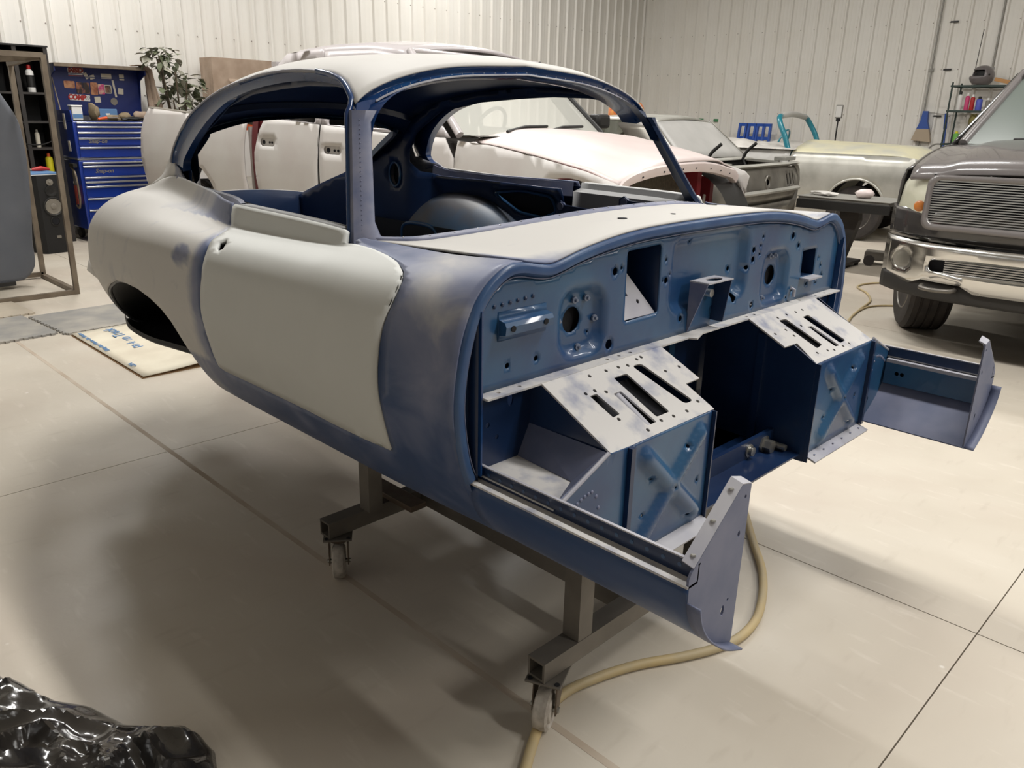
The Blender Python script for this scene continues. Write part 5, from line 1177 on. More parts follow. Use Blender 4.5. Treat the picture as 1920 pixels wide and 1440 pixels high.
# cab rear wall, gap, floor
MB().box(-3.36, -3.30, .06, RW-.06, .45, 1.25).obj('cab_back', 'maroon', RAM, 0)
rg = [[(-3.36, .03, z), (-3.30, .022, z)] for z in np.linspace(.5, 1.25, 8)]; MB().loft([[(t, rn(z)+.02, z) for z in np.linspace(.5, 1.27, 12)] for t in (-3.40, -3.325)]).obj('cab_corner', 'maroon', RAM, 40)
MB().box(-3.22, -3.16, .14, RW-.14, 1.25, 1.70).obj('cab_back_window_frame', 'primer_lav', RAM, 0)
MB().box(-5.0, -3.45, .10, RW-.10, .62, .66).obj('bed_floor', 'cone_grey', RAM, 0); MB().box(-5.05, -5.0, .06, RW-.06, .62, 1.28).obj('tailgate', 'primer_light', RAM, 0); MB().box(-3.49, -3.46, .06, RW-.06, .62, 1.20).obj('bed_front', 'primer_light', RAM, 0)
MB().box(-3.3, -1.1, .05, RW-.05, .42, .50).obj('cab_floor', 'cabin_dark', RAM, 0); MB().bbox(-1.75, -1.25, .10, RW-.10, .9, 1.16, .04).obj('dashboard', 'cabin_dark', RAM, 20)
for y in (.30, 1.10): MB().bbox(-2.55, -2.35, y, y+.50, .55, 1.42, .05).obj('seat_back', 'cabin_dark', RAM, 20)
MB().bbox(-3.15, -3.0, .2, RW-.2, .55, 1.30, .05).obj('rear_seat_back', 'cabin_dark', RAM, 20)
sw = [(-1.98+.09*math.cos(a), 1.40+.19*math.sin(a), 1.22+.17*math.cos(a)) for a in np.linspace(0, 2*PI, 28)[:-1]]
MB().tube(sw, .016, 8, closed=True).obj('steering_wheel', 'black_soft', RAM, 60)
sw = [(-2.12+.05*math.cos(a), .36+.18*math.sin(a), 1.20+.16*math.cos(a)) for a in np.linspace(0, 2*PI, 28)[:-1]]
MB().tube(sw, .018, 8, closed=True).obj('spare_hoop', 'black_soft', RAM, 60)
MB().box(-3.9, -3.55, .30, .90, 1.16, 1.22).obj('bed_board', 'orange', RAM, 0)
# roof
rg = []
for t, z, w_ in ((-3.16, 1.66, .98), (-3.06, 1.735, 1.02), (-2.90, 1.775, 1.06), (-2.5, 1.80, 1.08), (-2.1, 1.80, 1.08), (-1.85, 1.775, 1.05), (-1.74, 1.745, 1.02)):
    rg.append([(t-.04*u*u, RW/2+u*(RW/2-.19)*w_, z+.115*(1-u*u)**1.0*.55-(.05 if abs(u) > .97 else 0)) for u in np.linspace(-1, 1, 25)])
MB().loft(rg).obj('roof', 'primer_lav', RAM, 50, thick=.02)
# windscreen
def wsf(v): return [(-1.16-.58*v-.10*(1-u*u)*(-1)*.8*(1-v), RW/2+u*(RW/2-.06-.14*v), 1.20+.55*v) for u in np.linspace(-1, 1, 17)]
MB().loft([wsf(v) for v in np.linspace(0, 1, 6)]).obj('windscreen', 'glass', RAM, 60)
for k in (0, -1):
    l = [wsf(v)[k] for v in np.linspace(0, 1, 6)]; MB().tube(l, .028, 8).obj('screen_pillar', 'primer_lav' if k == 0 else 'black_soft', RAM, 60)
MB().tube([p for p in wsf(1.0)], .02, 8).obj('screen_header', 'primer_lav', RAM, 60)
MB().loft([[(-1.16+.08*(1-u*u)+o_, RW/2+u*(RW/2-.07), 1.195+h) for u in np.linspace(-1, 1, 17)] for o_, h in ((-.02, -.01), (.08, .005), (.14, 0))]).obj('scuttle_panel', 'cone_grey', RAM, 40)
for y0, y1 in ((.45, 1.05), (.95, 1.55)): MB().tube([(-1.06, y0, 1.225), (-1.13, (y0+y1)/2, 1.255), (-1.14, y1, 1.26)], .011, 6).obj('wiper', 'black_soft', RAM, 60)
MB().bbox(-1.38, -1.26, RW+.05, RW+.26, 1.24, 1.36, .03).obj('wing_mirror', 'black_soft', RAM, 20); MB().box(-1.32, -1.28, RW-.02, RW+.07, 1.24, 1.28).obj('mirror_arm', 'black_soft', RAM, 0)
# bonnet with pink rolled front edge
FL_ = np.array([(.055, .945), (.085, .975), (.16, 1.005), (.39, 1.045), (.70, 1.062), (.92, 1.064), (1.15, 1.058), (1.37, 1.040), (1.62, 1.005), (1.80, .975), (1.87, .945)])
rg = []
us = np.linspace(-1, 1, 41)
for t in np.linspace(-1.12, .12, 18):
    ze = float(np.interp(t, [-1.12, -.85, -.51, -.12, .12], [1.172, 1.150, 1.100, 1.030, .955])); zc = float(np.interp(t, [-1.12, -.6, -.1, .06, .12], [1.235, 1.205, 1.115, 1.080, 1.064])); k = float(np.interp(t, [-1.12, -.98], [0.0, 1.0]))
    rg.append([(t-.05*u*u*(t+1.12)/1.24, RW/2+u*(.905 if t > -1.0 else .905-.10*(1-k)), ze+(zc-ze)*((1-abs(u)**3.2)*.72+(1-u*u)*.28)+.012*float(sstep(.62, .50, abs(u)))) for u in us])
bn = MB().loft(rg).obj('bonnet', 'primer_pink', RAM, 50, thick=.012)
fl = smooth_line(FL_, .05)
MB().loft([[(.12-.05*((y-RW/2)/.92)**2+dx, y*1.0, z+dz) for y, z in fl] for dx, dz in ((0, 0), (.012, -.010), (.010, -.035), (-.004, -.065), (-.05, -.070))]).obj('bonnet_front_flange', 'primer_pink', bn, 40)
for y in (.30, .55, .80, 1.0, 1.25, 1.45, 1.65): MB().lathe([(.010, 0), (.010, .004)], 8, (.125-.05*((y-RW/2)/.92)**2, y, float(np.interp(y, FL_[:, 0], FL_[:, 1]))-.035), 'x').obj('flange_hole', 'void', bn, 0)
# engine bay front
MB().box(-.20, -.16, .22, 1.42, .45, .96).obj('radiator_core', 'radiator', RAM, 0)
cn = MB().box(-.13, -.11, .28, .95, .45, .80).obj('condenser', 'condenser_tan', RAM, 0) if 'condenser_tan' in MATS else MB().box(-.13, -.11, .28, .95, .45, .80).obj('condenser', mat('condenser_tan', lin(132, 122, 98), .6), RAM, 0)
for k in range(11): MB().box(-.108, -.104, .29, .94, .46+k*.03, .472+k*.03).obj('fin', 'radiator', cn, 0)
MB().box(-.25, -.05, .08, .13, .45, .93).obj('core_side', 'dark_red', RAM, 0); MB().box(-.22, -.06, 1.45, 1.52, .45, .97).obj('core_side', 'dark_red', RAM, 0); MB().box(-.2, -.08, 1.74, 1.80, .45, .92).obj('core_side', 'dark_red', RAM, 0)
MB().box(-.30, -.25, 1.53, 1.73, .55, .88).obj('battery_tray', 'cone_grey', RAM, 0)
MB().tube(smooth_line([(-.05, 1.02, .97), (-.04, 1.16, .86), (-.04, 1.20, .70), (-.05, 1.19, .5)], .05), .016, 8).obj('coolant_pipe', 'pole_grey', RAM, 60)
MB().tube(smooth_line([(-.04, 1.55, .80), (-.02, 1.50, .70), (-.03, 1.56, .62), (-.02, 1.58, .5)], .05), .012, 8).obj('wiring_loom', 'cone_grey', RAM, 60)
for x in (-4.37, -.24):
    for y, fc in ((.16, -1), (RW-.16, 1)): wheel(RAM, x, y, .36, .36, .26, face=fc)
MB().box(-4.9, -.1, .35, .45, .36, .47).obj('chassis_rail', 'black_soft', RAM, 0); MB().box(-4.9, -.1, 1.50, 1.60, .36, .47).obj('chassis_rail', 'black_soft', RAM, 0)

# ================================================================== dark pickup at the right edge
mat('truck_paint', lin(62, 60, 60), 0.18, coat=.8, spec=.6); mat('truck_dusty', lin(112, 107, 106), 0.25, coat=.6); mat('lens', lin(206, 206, 186), 0.15, coat=.6); mat('amber', lin(196, 120, 56), 0.3); mat('valance', lin(38, 36, 34), .6)
FT = thing('pickup_truck', 'dark grey pickup with billet grille and chrome bumper at the right edge', 'truck', (-.83, 4.1, 0), rz=math.radians(-84))
FC = .88; HW = .97     # centre line, half width
def xfront(y, x0=.80, k=.30, p=3.0): return x0-k*np.abs((np.asarray(y)-FC)/HW)**p
yy = np.linspace(FC-HW-.02, FC+HW+.02, 61)
def band(z0, z1, x0, k=.30, bulge=.02, m='chrome', name='bumper', parent=FT, thick=.01, y=yy, n=7, p=4.0):
    rg = []
    for v in np.linspace(0, 1, n): rg.append([(float(xfront(q, x0, k, p))+bulge*math.sin(PI*v), q, z0+(z1-z0)*v) for q in y])
    return MB().loft(rg).obj(name, m, parent, 50, thick=thick)
# chrome bumper with slots and fog lamps (triangulated sheet with real holes)
slot = rrect(.21, 2*FC-.21, .515, .585, .03, 4)
fogs = [circ(.035, .55, .058, 20), circ(2*FC-.035, .55, .058, 20)]
def blift(y, z): return np.c_[xfront(y, .82, .34, 4.0)+.02*np.sin(PI*(z-.43)/.25)+.015*sstep(.60, .66, z), y, z]
bp_ = panel([(FC-HW-.02, .44), (FC-.78, .415), (FC-.70, .455), (FC-.48, .455), (FC-.40, .415), (FC+.40, .415), (FC+.48, .455), (FC+.70, .455), (FC+.78, .415), (FC+HW+.02, .44), (FC+HW+.02, .675), (FC-HW-.02, .675)], [slot]+fogs, .035, blift, bstep=.03).obj('bumper', 'chrome', FT, 45, thick=.015, toff=-1)
rg = [[(blift(np.array([p[0]]), np.array([p[1]]))[0]+np.array((o_, 0, 0))) for p in slot] for o_ in (.004, -.03)]; MB().loft(rg, closed=True).obj('slot_rim', 'chrome', bp_, 40)
MB().box(.70, .72, .20, 2*FC-.20, .50, .60).obj('slot_backing', 'void', bp_, 0)
for k in range(5): MB().box(.755, .775, .30, 2*FC-.30, .520+k*.0135, .527+k*.0135).obj('slot_bar', 'alu', bp_, 0)
for fy_ in (.035, 2*FC-.035):
    xx = float(xfront(fy_, .82, .34, 4.0)); f_ = MB().lathe([(.056, -.02), (.052, -.01), (.045, .0), (.02, .012), (0, .014)], 22, (xx-.02, fy_, .55), 'x').obj('fog_lamp', 'lens', bp_, 40)
    MB().lathe([(.062, .0), (.058, .012), (.054, .0)], 22, (xx+.002, fy_, .55), 'x').obj('fog_rim', 'chrome', bp_, 40)
band(.345, .45, .79, .30, .01, 'valance', 'lower_valance', p=4.0)
for hy in (FC-.59, FC+.59): MB().tube(smooth_line([(.76, hy-.09, .425), (.84, hy-.08, .425), (.86, hy, .422), (.84, hy+.08, .425), (.76, hy+.09, .425)], .02), .013, 8).obj('tow_hook', 'rim_grey', FT, 60)
band(.675, .86, .755, .30, .015, 'truck_paint', 'front_panel', p=4.0)
# grille
gx = .79; gol = rrect(.135, 2*FC-.135, .755, 1.065, .055, 6); ghole = rrect(.165, 2*FC-.165, .79, 1.035, .045, 6)
gr = panel(gol, [ghole], .05, lambda y, z: np.c_[xfront(y, gx+.025, .03, 2.0)-.06*(z-.75), y, z], bstep=.05).obj('grille_surround', 'truck_dusty', FT, 40, thick=.03)
MB().box(.66, .68, .14, 2*FC-.14, .76, 1.06).obj('grille_backing', 'void', gr, 0)
for k in range(18):
    z = .797+k*.0136; MB().loft([[(float(xfront(q, gx+.01, .03, 2.0))-.06*(z-.75)+dx, q, z+dz) for q in np.linspace(.163, 2*FC-.163, 13)] for dx, dz in ((0, 0), (0, .006), (-.012, .006), (-.012, 0), (0, 0))]).obj('grille_bar', 'alu', gr, 20)
# head lamps
for s_ in (-1, 1):
    c = lambda y: FC+s_*(y)
    pts = [(.955, .845), (.935, .99), (.905, 1.035), (.755, 1.03), (.755, .835), (.77, .825)]
    rg = []
    for dx, k in ((-.08, 1.0), (-.005, 1.0), (.012, .95), (.02, .55), (.022, .05)):
        cy, cz = .855, .93; rg.append([(float(xfront(FC+.97*0+s_*(cy+(y-cy)*k), .775, .33, 4.0))+dx-.10*(cz+(z-cz)*k-.85), FC+s_*(cy+(y-cy)*k), cz+(z-cz)*k) for y, z in pts])
    hl = MB().loft(rg, closed=True, cap=True).obj('head_lamp', 'lens', FT, 30)
    MB().lathe([(.032, 0), (.022, .008), (0, .010)], 16, (.700, FC+s_*.785, .875), 'x').obj('turn_signal', 'amber', hl, 40)
# wings, bonnet
for s_ in (-1, 1):
    rg = []
    for x in np.linspace(.46, -.75, 16):
        u = (.70-x)/1.45; yo = FC+s_*(HW-.015+.02*math.sin(PI*u)); zt = 1.055+.13*sstep(0, .8, u)
        rg.append([(x, yo-s_*.06, zt+.02), (x, yo-s_*.015, zt), (x, yo, zt-.06), (x, yo+s_*.004, .90), (x, yo, .76 if abs(x) < .45 else (.50 if x < -.45 else .68))])
    MB().loft(rg).obj('front_wing', 'truck_paint', FT, 50, thick=.012)
    a_ = arc(0, .42, .43, .1, PI-.1, 18); MB().loft([[(x, FC+s_*(HW-o_), z) for x, z in a_] for o_ in (0, .03, .35)]).obj('arch_liner', 'black_soft', FT, 50)
rg = []
for x in np.linspace(.765, -.40, 22):
    u = (.765-x)/1.165; row = []
    for q in np.linspace(-1, 1, 41):
        a = abs(q); z = 1.075+.125*(1-(1-u)**2.0)+.045*(1-a**2.2)+.018*sstep(.80, .70, a)
        if u < .08: z -= .05*(1-u/.08)**2
        row.append((x-.13*a**4*(1-u)-.02*a*a, FC+q*.885, z))
    rg.append(row)
MB().loft(rg).obj('bonnet', 'truck_dusty', FT, 50, thick=.015)
# windscreen, cab, bed
def fws(v): return [(-.34-.92*v-.10*u*u, FC+u*(.83-.15*v), 1.215+.50*v) for u in np.linspace(-1, 1, 17)]
MB().loft([fws(v) for v in np.linspace(0, 1, 6)]).obj('windscreen', 'glass_dark', FT, 60)
for k in (0, -1): MB().tube([fws(v)[k] for v in np.linspace(0, 1, 6)], .03, 8).obj('screen_pillar', 'truck_dusty', FT, 60)
MB().loft([[(-.37-.08*u*u+o_, FC+u*.84, 1.215+h) for u in np.linspace(-1, 1, 17)] for o_, h in ((.02, -.005), (-.05, .012), (-.08, .0))]).obj('cowl_grille', 'black_matte', FT, 40)
for y0, y1 in ((.35, .95), (.95, 1.5)): MB().tube([(-.42, y0, 1.245), (-.40, (y0+y1)/2, 1.255), (-.46, y1, 1.275)], .014, 6).obj('wiper', 'black_matte', FT, 60)
rg = []
for x, z, k in ((-1.25, 1.715, .80), (-1.5, 1.76, .82), (-2.3, 1.78, .82), (-2.75, 1.73, .80)): rg.append([(x, FC+u*.66*k/.80, z+.05*(1-u*u)) for u in np.linspace(-1, 1, 17)])
MB().loft(rg).obj('roof', 'truck_dusty', FT, 50, thick=.02)
for s_ in (-1, 1):
    panel([(-.75, .45), (-.75, 1.20), (-2.85, 1.20), (-2.85, .45)], [], .2, lambda x, z: np.c_[x, FC+s_*(HW-.03*np.abs(z-.9)), z]).obj('cab_side', 'truck_paint', FT, 40, thick=.02)
    panel([(-.60, 1.20), (-1.36, 1.71), (-2.75, 1.72), (-2.85, 1.20)], [rquad([(-.95, 1.25), (-1.48, 1.66), (-1.75, 1.66), (-1.75, 1.25)], .03), rquad([(-1.85, 1.25), (-1.85, 1.67), (-2.6, 1.67), (-2.7, 1.25)], .03)], .15, lambda x, z: np.c_[x, FC+s_*(HW-.03-.42*(z-1.20)), z]).obj('window_frame', 'truck_paint', FT, 40, thick=.02)
    panel([(-2.92, .5), (-2.92, 1.28), (-4.75, 1.28), (-4.75, .5)], [], .3, lambda x, z: np.c_[x, np.full_like(x, FC+s_*HW), z]).obj('bed_side', 'truck_paint', FT, 40, thick=.02)
MB().box(-2.85, -2.80, FC-.9, FC+.9, .45, 1.70).obj('cab_back', 'truck_paint', FT, 0); MB().box(-4.75, -4.70, FC-.93, FC+.93, .5, 1.28).obj('tailgate', 'truck_paint', FT, 0); MB().box(-4.75, .60, FC-.75, FC+.75, .38, .46).obj('underbody', 'black_matte', FT, 0)
wheel(FT, 0, .06, .365, .365, .27, steer=.40, face=-1); wheel(FT, 0, 2*FC-.06, .365, .365, .27, steer=.40, face=1); wheel(FT, -3.6, .04, .365, .365, .27, face=-1); wheel(FT, -3.6, 2*FC-.04, .365, .365, .27, face=1)
# ================================================================== bare metal coupe with its tail towards the camera
mat('bare_metal', lin(150, 146, 138), 0.36, metal=.75, col2=lin(118, 114, 108), scale=4, lo=.35, hi=.7, rough2=.5); mat('bare_light', lin(196, 194, 186), 0.38, metal=.5, col2=lin(164, 162, 154), scale=3.5, lo=.4, hi=.7)
mat('filler', lin(206, 200, 170), 0.6, col2=lin(186, 184, 170), scale=3, lo=.4, hi=.65); mat('primer_mid', lin(172, 170, 166), .5, col2=lin(160, 158, 154), scale=3); mat('poly_sheet', lin(226, 222, 216), .3, col2=lin(200, 196, 190), scale=6, bump=.5, bscale=14, alpha=.85)
MU = thing('coupe_car', 'bare metal notchback coupe with an open empty boot, tail towards the camera', 'car', (-2.56, 4.50, 0), rz=math.radians(186))
CW = 1.62
def mlift(y, z):
    u = (y+CW/2)/(CW/2); bul = -.03*(1-u*u); c = np.where(z > .80, .05*(z-.80)/.15, np.where(z > .72, 0, .03*(.72-z)/.12))
    return np.c_[bul*0-.02*(1-u*u)+c, y, z]
slots = []
for s_ in (-1, 1):
    for k in range(3):
        y = -CW/2+s_*(.50+.085*k); d = .012; slots.append(rquad([(y-.018-s_*0+d, .86), (y+.018+d, .86), (y+.012-d, .75), (y-.024-d, .75)], .010, 3))
tp = panel([(0, .60), (-CW, .60), (-CW-.02, .78), (-CW, .93), (0, .93), (.02, .78)], slots+[circ(-CW/2, .80, .032, 16)], .04, mlift, bstep=.05).obj('tail_panel', 'bare_metal', MU, 30, thick=.01)
MB().box(.06, .065, -CW+.05, -.05, .64, .92).obj('tail_backing', 'void', tp, 0)
rm = [(-.012, -CW/2+.06*math.cos(a), .795+.06*math.sin(a)) for a in np.linspace(0, 2*PI, 24)[:-1]]; MB().tube(rm, .012, 8, closed=True).obj('filler_ring', 'bare_metal', tp, 60)
MB().loft([[(dx-.02*(1-((y+CW/2)/(CW/2))**2), y, z) for y in np.linspace(.0, -CW, 17)] for dx, z in ((-.004, .735), (-.035, .715), (-.03, .70), (.0, .69))]).obj('tail_crease', 'bare_light', tp, 40)
MB().loft([[(dx-.02*(1-((y+CW/2)/(CW/2))**2), y, z) for y in np.linspace(.02, -CW-.02, 17)] for dx, z in ((.05, .925), (.0, .95), (.05, .965), (.10, .955))]).obj('tail_ridge', 'bare_light', tp, 40)
MB().loft([[(dx, y, z) for y in np.linspace(-.02, -CW+.02, 9)] for dx, z in ((.0, .60), (.02, .50), (.10, .40))]).obj('rear_valance', 'bare_metal', MU, 40, thick=.01)
for sg, y0 in ((1, 0), (-1, -CW)):
    # quarter panels with their top ledge
    rg = []
    for x, z in ((0.0, .935), (.20, .955), (.45, .965), (.80, .97), (1.2, .98)):
        rg.append([(x, y0-sg*.24, z-.01), (x, y0-sg*.20, z+.005), (x, y0-sg*.05, z), (x, y0+sg*.01, z-.05), (x, y0+sg*.05, .78), (x, y0+sg*.03, .60), (x, y0-sg*.02, .42)])
    q = MB().loft(rg).obj('quarter_panel', 'bare_metal', MU, 40, thick=.01)
    MB().lathe([(.30, -.02), (.30, .02)], 24, (.62, y0+sg*.05, .42), 'y').obj('wheel_void', 'void', q, 30)
    MB().beam((.12, y0-sg*.26, .96), (.44, y0-sg*.28, .97), .05, .02).obj('boot_gutter', 'bare_light', MU, 0)
MB().box(.10, .46, -CW+.22, -.22, .52, .54).obj('boot_floor', 'black_matte', MU, 0); MB().box(.46, .48, -CW+.2, -.2, .50, .96).obj('boot_front', 'black_matte', MU, 0)
MB().loft([[(x, y, z) for y in np.linspace(-.15, -CW+.15, 9)] for x, z in ((.43, .975), (.47, .985), (.54, .99))]).obj('deck_panel', 'bare_light', MU, 40, thick=.01)
for y in (-.42, -CW+.42): MB().tube(smooth_line([(.42, y, .80), (.38, y, .90), (.42, y, .97), (.40, y, 1.03), (.30, y, 1.13)], .04), .016, 8).obj('hinge_arm', 'black_soft', MU, 60)
def mscreen(v): return [(.52+.38*v, -CW/2+u*(.70-.12*v), .985+.335*v+.015*(1-u*u)) for u in np.linspace(-1, 1, 13)]
MB().loft([mscreen(v) for v in np.linspace(0, 1, 6)]).obj('rear_screen', 'primer_mid', MU, 50, thick=.01)
for k in (0, -1):
    l = [mscreen(v)[k] for v in np.linspace(0, 1, 6)]; sg = -1 if k == 0 else 1
    MB().loft([[Vector(p)+Vector((dx, sg*dy, dz)) for p in l] for dx, dy, dz in ((0, 0, .012), (.02, .03, 0), (.35, .06, -.03))]).obj('rear_pillar', 'bare_metal', MU, 40, thick=.01)
MB().loft([[(x, -CW/2+u*.60, z+.045*(1-u*u)) for u in np.linspace(-1, 1, 13)] for x, z in ((.88, 1.305), (1.0, 1.325), (1.4, 1.33), (1.75, 1.305))]).obj('roof', 'bare_light', MU, 50, thick=.02)
for u in (-1, 1):
    MB().tube([(1.75, -CW/2+u*.60, 1.305), (2.25, -CW/2+u*.70, 1.0)], .025, 8).obj('screen_pillar', 'bare_metal', MU, 50)
    panel([(1.1, .45), (1.1, .985), (2.3, .985), (3.5, .93), (3.55, .6), (3.5, .45)], [], .3, lambda x, z: np.c_[x, -CW/2+u*(CW/2+.02)+0*x, z]).obj('body_side', 'bare_metal', MU, 40, thick=.01)
MB().loft([[(x, -CW/2+u*.74, z+.03*(1-u*u)) for u in np.linspace(-1, 1, 9)] for x, z in ((2.3, .99), (2.9, .97), (3.5, .93))]).obj('bonnet', 'bare_metal', MU, 50, thick=.02)
for x in (.62, 2.9):
    for y, fc in ((-.12, 1), (-CW+.12, -1)): wheel(MU, x, y, .31, .31, .18, face=fc)
o = MB().bbox(-.06, .06, -.15, .15, 0, .035, .006).obj('sanding_block', 'pole_grey', None, 20); o.location = (-2.83, 5.98, .972); o.rotation_euler = (0, 0, .15); tag(o, 'small grey sanding block lying on the boot edge of the bare metal coupe', 'block')
MB().loft([[(1.75+.5*v, -CW/2+u*(.60+.10*v), 1.30-.30*v+.015*(1-u*u)) for u in np.linspace(-1, 1, 11)] for v in np.linspace(0, 1, 5)]).obj('windscreen', mat('glass_green', lin(176, 196, 184), .12, alpha=.8), MU, 50)
# orange painted parts standing on a stand beside the pickup mirror
t = thing('parts_stand', 'grey stand carrying two orange painted engine covers', 'stand', (-6.0, 7.55, 0)); MB().box(-.3, .3, -.25, .25, 1.30, 1.33).obj('stand_top', 'cone_grey', t, 0)
for x in (-.25, .25):
    for y in (-.2, .2): MB().box(x-.02, x+.02, y-.02, y+.02, 0, 1.30).obj('leg', 'cone_grey', t, 0)
mat('flame', lin(206, 92, 48), .3, col2=lin(226, 160, 84), scale=20, coat=.5)
for k, (dx, dy, lab) in enumerate(((-.10, -.11, 'left'), (.04, .14, 'right'))):
    t = thing('engine_cover', 'orange flecked domed engine cover, %s one on the grey stand' % lab, 'engine part', (-6.0+dx, 7.55+dy, 1.331)); MB().lathe([(.10, 0), (.115, .04), (.11, .14), (.07, .20), (0, .21)], 18).obj('dome', 'flame', t, 40); MB().lathe([(.12, 0), (.12, .018)], 18).obj('foot_ring', 'black_soft', t, 30)

# ================================================================== stripped convertible behind it
CN = thing('convertible_car', 'stripped bare steel convertible with a teal windscreen frame by the right wall', 'car', (-2.9, 7.9, 0), rz=math.radians(10))
KW = 1.72
def cl(sd, o0=0.0):
    def f(x, z):
        n = np.interp(z, [.35, .55, .75, .90, .97, 1.0], [.05, .01, .0, .015, .05, .10])+.10*sstep(.35, .80, x)+o0; return np.c_[x, n if sd < 0 else KW-n, z]
    return f
for sd in (-1, 1):
    ol = [(-.78, .34), (-.78, .985), (-.64, .985), (-.28, .985), (.18, .98), (.50, .975), (.66, .95), (.76, .90), (.78, .78), (.72, .62), (.62, .45), (.42, .40)]+arc(0.03, .38, .33, .1, PI-.1, 16)+[(-.34, .34)]
    w_ = panel(ol, [], .05, cl(sd), bstep=.05).obj('front_wing', 'bare_light', CN, 45, thick=.012)
    a_ = arc(.03, .38, .335, .05, PI-.05, 18); MB().tube([(x, float(cl(sd)(np.array([x]), np.array([z]))[0][1]), z) for x, z in a_], .014, 8).obj('arch_lip', 'bare_light', w_, 60)
    MB().loft([[(x, (.03+o_) if sd < 0 else KW-.03-o_, z) for x, z in a_] for o_ in (0, .04, .4)]).obj('arch_liner', 'void', w_, 50)
    panel([(-2.0, .34), (-2.0, .97), (-.80, 1.005), (-.79, .34)], [], .1, cl(sd, .004)).obj('door', 'primer_mid', CN, 45, thick=.012)
    panel([(-3.9, .40), (-3.95, .70), (-3.8, .90), (-2.02, .965), (-2.02, .34)], [], .1, cl(sd)).obj('rear_wing', 'bare_light', CN, 45, thick=.012)
rg = []
for x in np.linspace(-.78, .80, 14):
    v = (x+.78)/1.58; row = []
    for u in np.linspace(-1, 1, 25):
        z = .99+.085*(1-u*u)+.05*(1-abs(u))*(1-v)-.10*sstep(.75, 1, v)*(1+.5*abs(u)); row.append((x+.10*(1-u*u)*v, KW/2+u*(KW/2-.09-.10*sstep(.35, .8, x)), z))
    rg.append(row)
MB().loft(rg).obj('bonnet', 'filler', CN, 50, thick=.015)
rg = [[(.80+.10*(1-u*u)+dx, KW/2+u*(KW/2-.18), z) for u in np.linspace(-1, 1, 17)] for dx, z in ((-.02, .97), (.02, .88), (.03, .70), (-.02, .50))]; MB().loft(rg).obj('nose_panel', 'filler', CN, 50, thick=.015)
for y in (.20, KW-.20): MB().lathe([(.10, 0), (.11, .03), (.095, .04), (.085, .01), (0, .0)], 24, (.80, y, .80), 'x').obj('head_lamp_bowl', 'bare_metal', CN, 40)
MB().loft([[(x, KW/2+u*(KW/2-.12), z+.05*(1-u*u)) for u in np.linspace(-1, 1, 13)] for x, z in ((-2.5, .95), (-3.2, .94), (-3.9, .85))]).obj('boot_lid', 'bare_light', CN, 50, thick=.015)
MB().box(-2.6, -.8, .12, KW-.12, .32, .38).obj('cabin_floor', 'black_matte', CN, 0); MB().box(-.95, -.80, .12, KW-.12, .80, 1.0).obj('dashboard', 'teal_paint', CN, 0)
for y, fc in ((.14, -1), (KW-.14, 1)):
    for x in (.03, -2.95): wheel(CN, x, y, .315, .315, .19, face=fc, spokes=8)
# windscreen frame
fy0, fy1 = .17, KW-.17
for y in (fy0, fy1):
    s_ = 1 if y < 1 else -1
    MB().tube(smooth_line([(-.86, y, 1.0), (-.93, y+s_*.005, 1.18), (-1.0, y+s_*.03, 1.30), (-1.04, y+s_*.09, 1.375), (-1.05, y+s_*.18, 1.40)], .03), .034, 8).obj('screen_pillar', 'teal_paint', CN, 60)
MB().tube(smooth_line([(-1.05, fy0+.15, 1.395), (-1.06, KW/2, 1.425), (-1.05, fy1-.15, 1.395)], .06), .036, 8).obj('screen_header', 'primer_mid', CN, 60)
sw = [(-1.25+.06*math.cos(a), 1.18+.19*math.sin(a), 1.06+.17*math.cos(a)) for a in np.linspace(0, 2*PI, 26)[:-1]]; MB().tube(sw, .012, 8, closed=True).obj('steering_wheel', 'teal_paint', CN, 60)
# clear plastic sheeting thrown over its cabin
from mathutils import noise as NS
rg = []
for i in range(40):
    row = []
    for j in range(30):
        u, v = i/39, j/29; x = -2.7+1.95*u; y = .05+1.62*v; e = min(1, 6*min(u, 1-u, v, 1-v)); h = NS.noise(Vector((x*3, y*3, 2)))
        row.append((x, y, 1.015+.05*e+.085*e*max(-.4, h)+.02*NS.noise(Vector((x*9, y*9, 0)))*e))
    rg.append(row)
o = MB().loft(rg).obj('plastic_sheeting', 'poly_sheet', None, 40, thick=.002); o.matrix_basis = CN.matrix_basis.copy(); tag(o, 'crumpled clear plastic sheeting over the cabin of the stripped convertible', 'plastic sheet')
# ================================================================== steel work table between the cars and the dark truck
TBL = thing('work_table', 'dark steel work table on a pedestal in front of the stripped convertible', 'table', (-2.16, 6.13, 0), rz=math.radians(1.5))
TD = -.11
mat('table_top_grey', lin(122, 120, 116), .35, metal=.3)
MB().bbox(-.43, .43, -.26, .26, .62, .655, .008).obj('table_top', 'table_top_grey', TBL, 20); MB().bbox(-.44, .44, -.27, -.245, .545, .63, .006).obj('apron', 'black_soft', TBL, 20); MB().bbox(-.44, .44, .245, .27, .545, .63, .006).obj('apron', 'black_soft', TBL, 20); MB().bbox(-.445, .445, -.275, .275, .652, .660, .003).obj('top_rim', 'pole_grey', TBL, 20)
MB().loft([[(-.10, -.05, .60), (.08, -.05, .60), (.08, .05, .60), (-.10, .05, .60)], [(-.08, -.05, .45), (.10, -.05, .45), (.10, .05, .45), (-.08, .05, .45)], [(-.18, -.05, .05), (.0, -.05, .05), (.0, .05, .05), (-.18, .05, .05)]], closed=True, cap=True).obj('pedestal', 'black_paint', TBL, 20)
MB().bbox(-.30, .10, -.18, .18, .03, .06, .006).obj('base_plate', 'black_paint', TBL, 20)
for x in (-.27, .07):
    for y in (-.15, .15): MB().lathe([(.02, 0), (.022, .03)], 10, (x, y, 0)).obj('foot', 'black_rubber', TBL, 30)
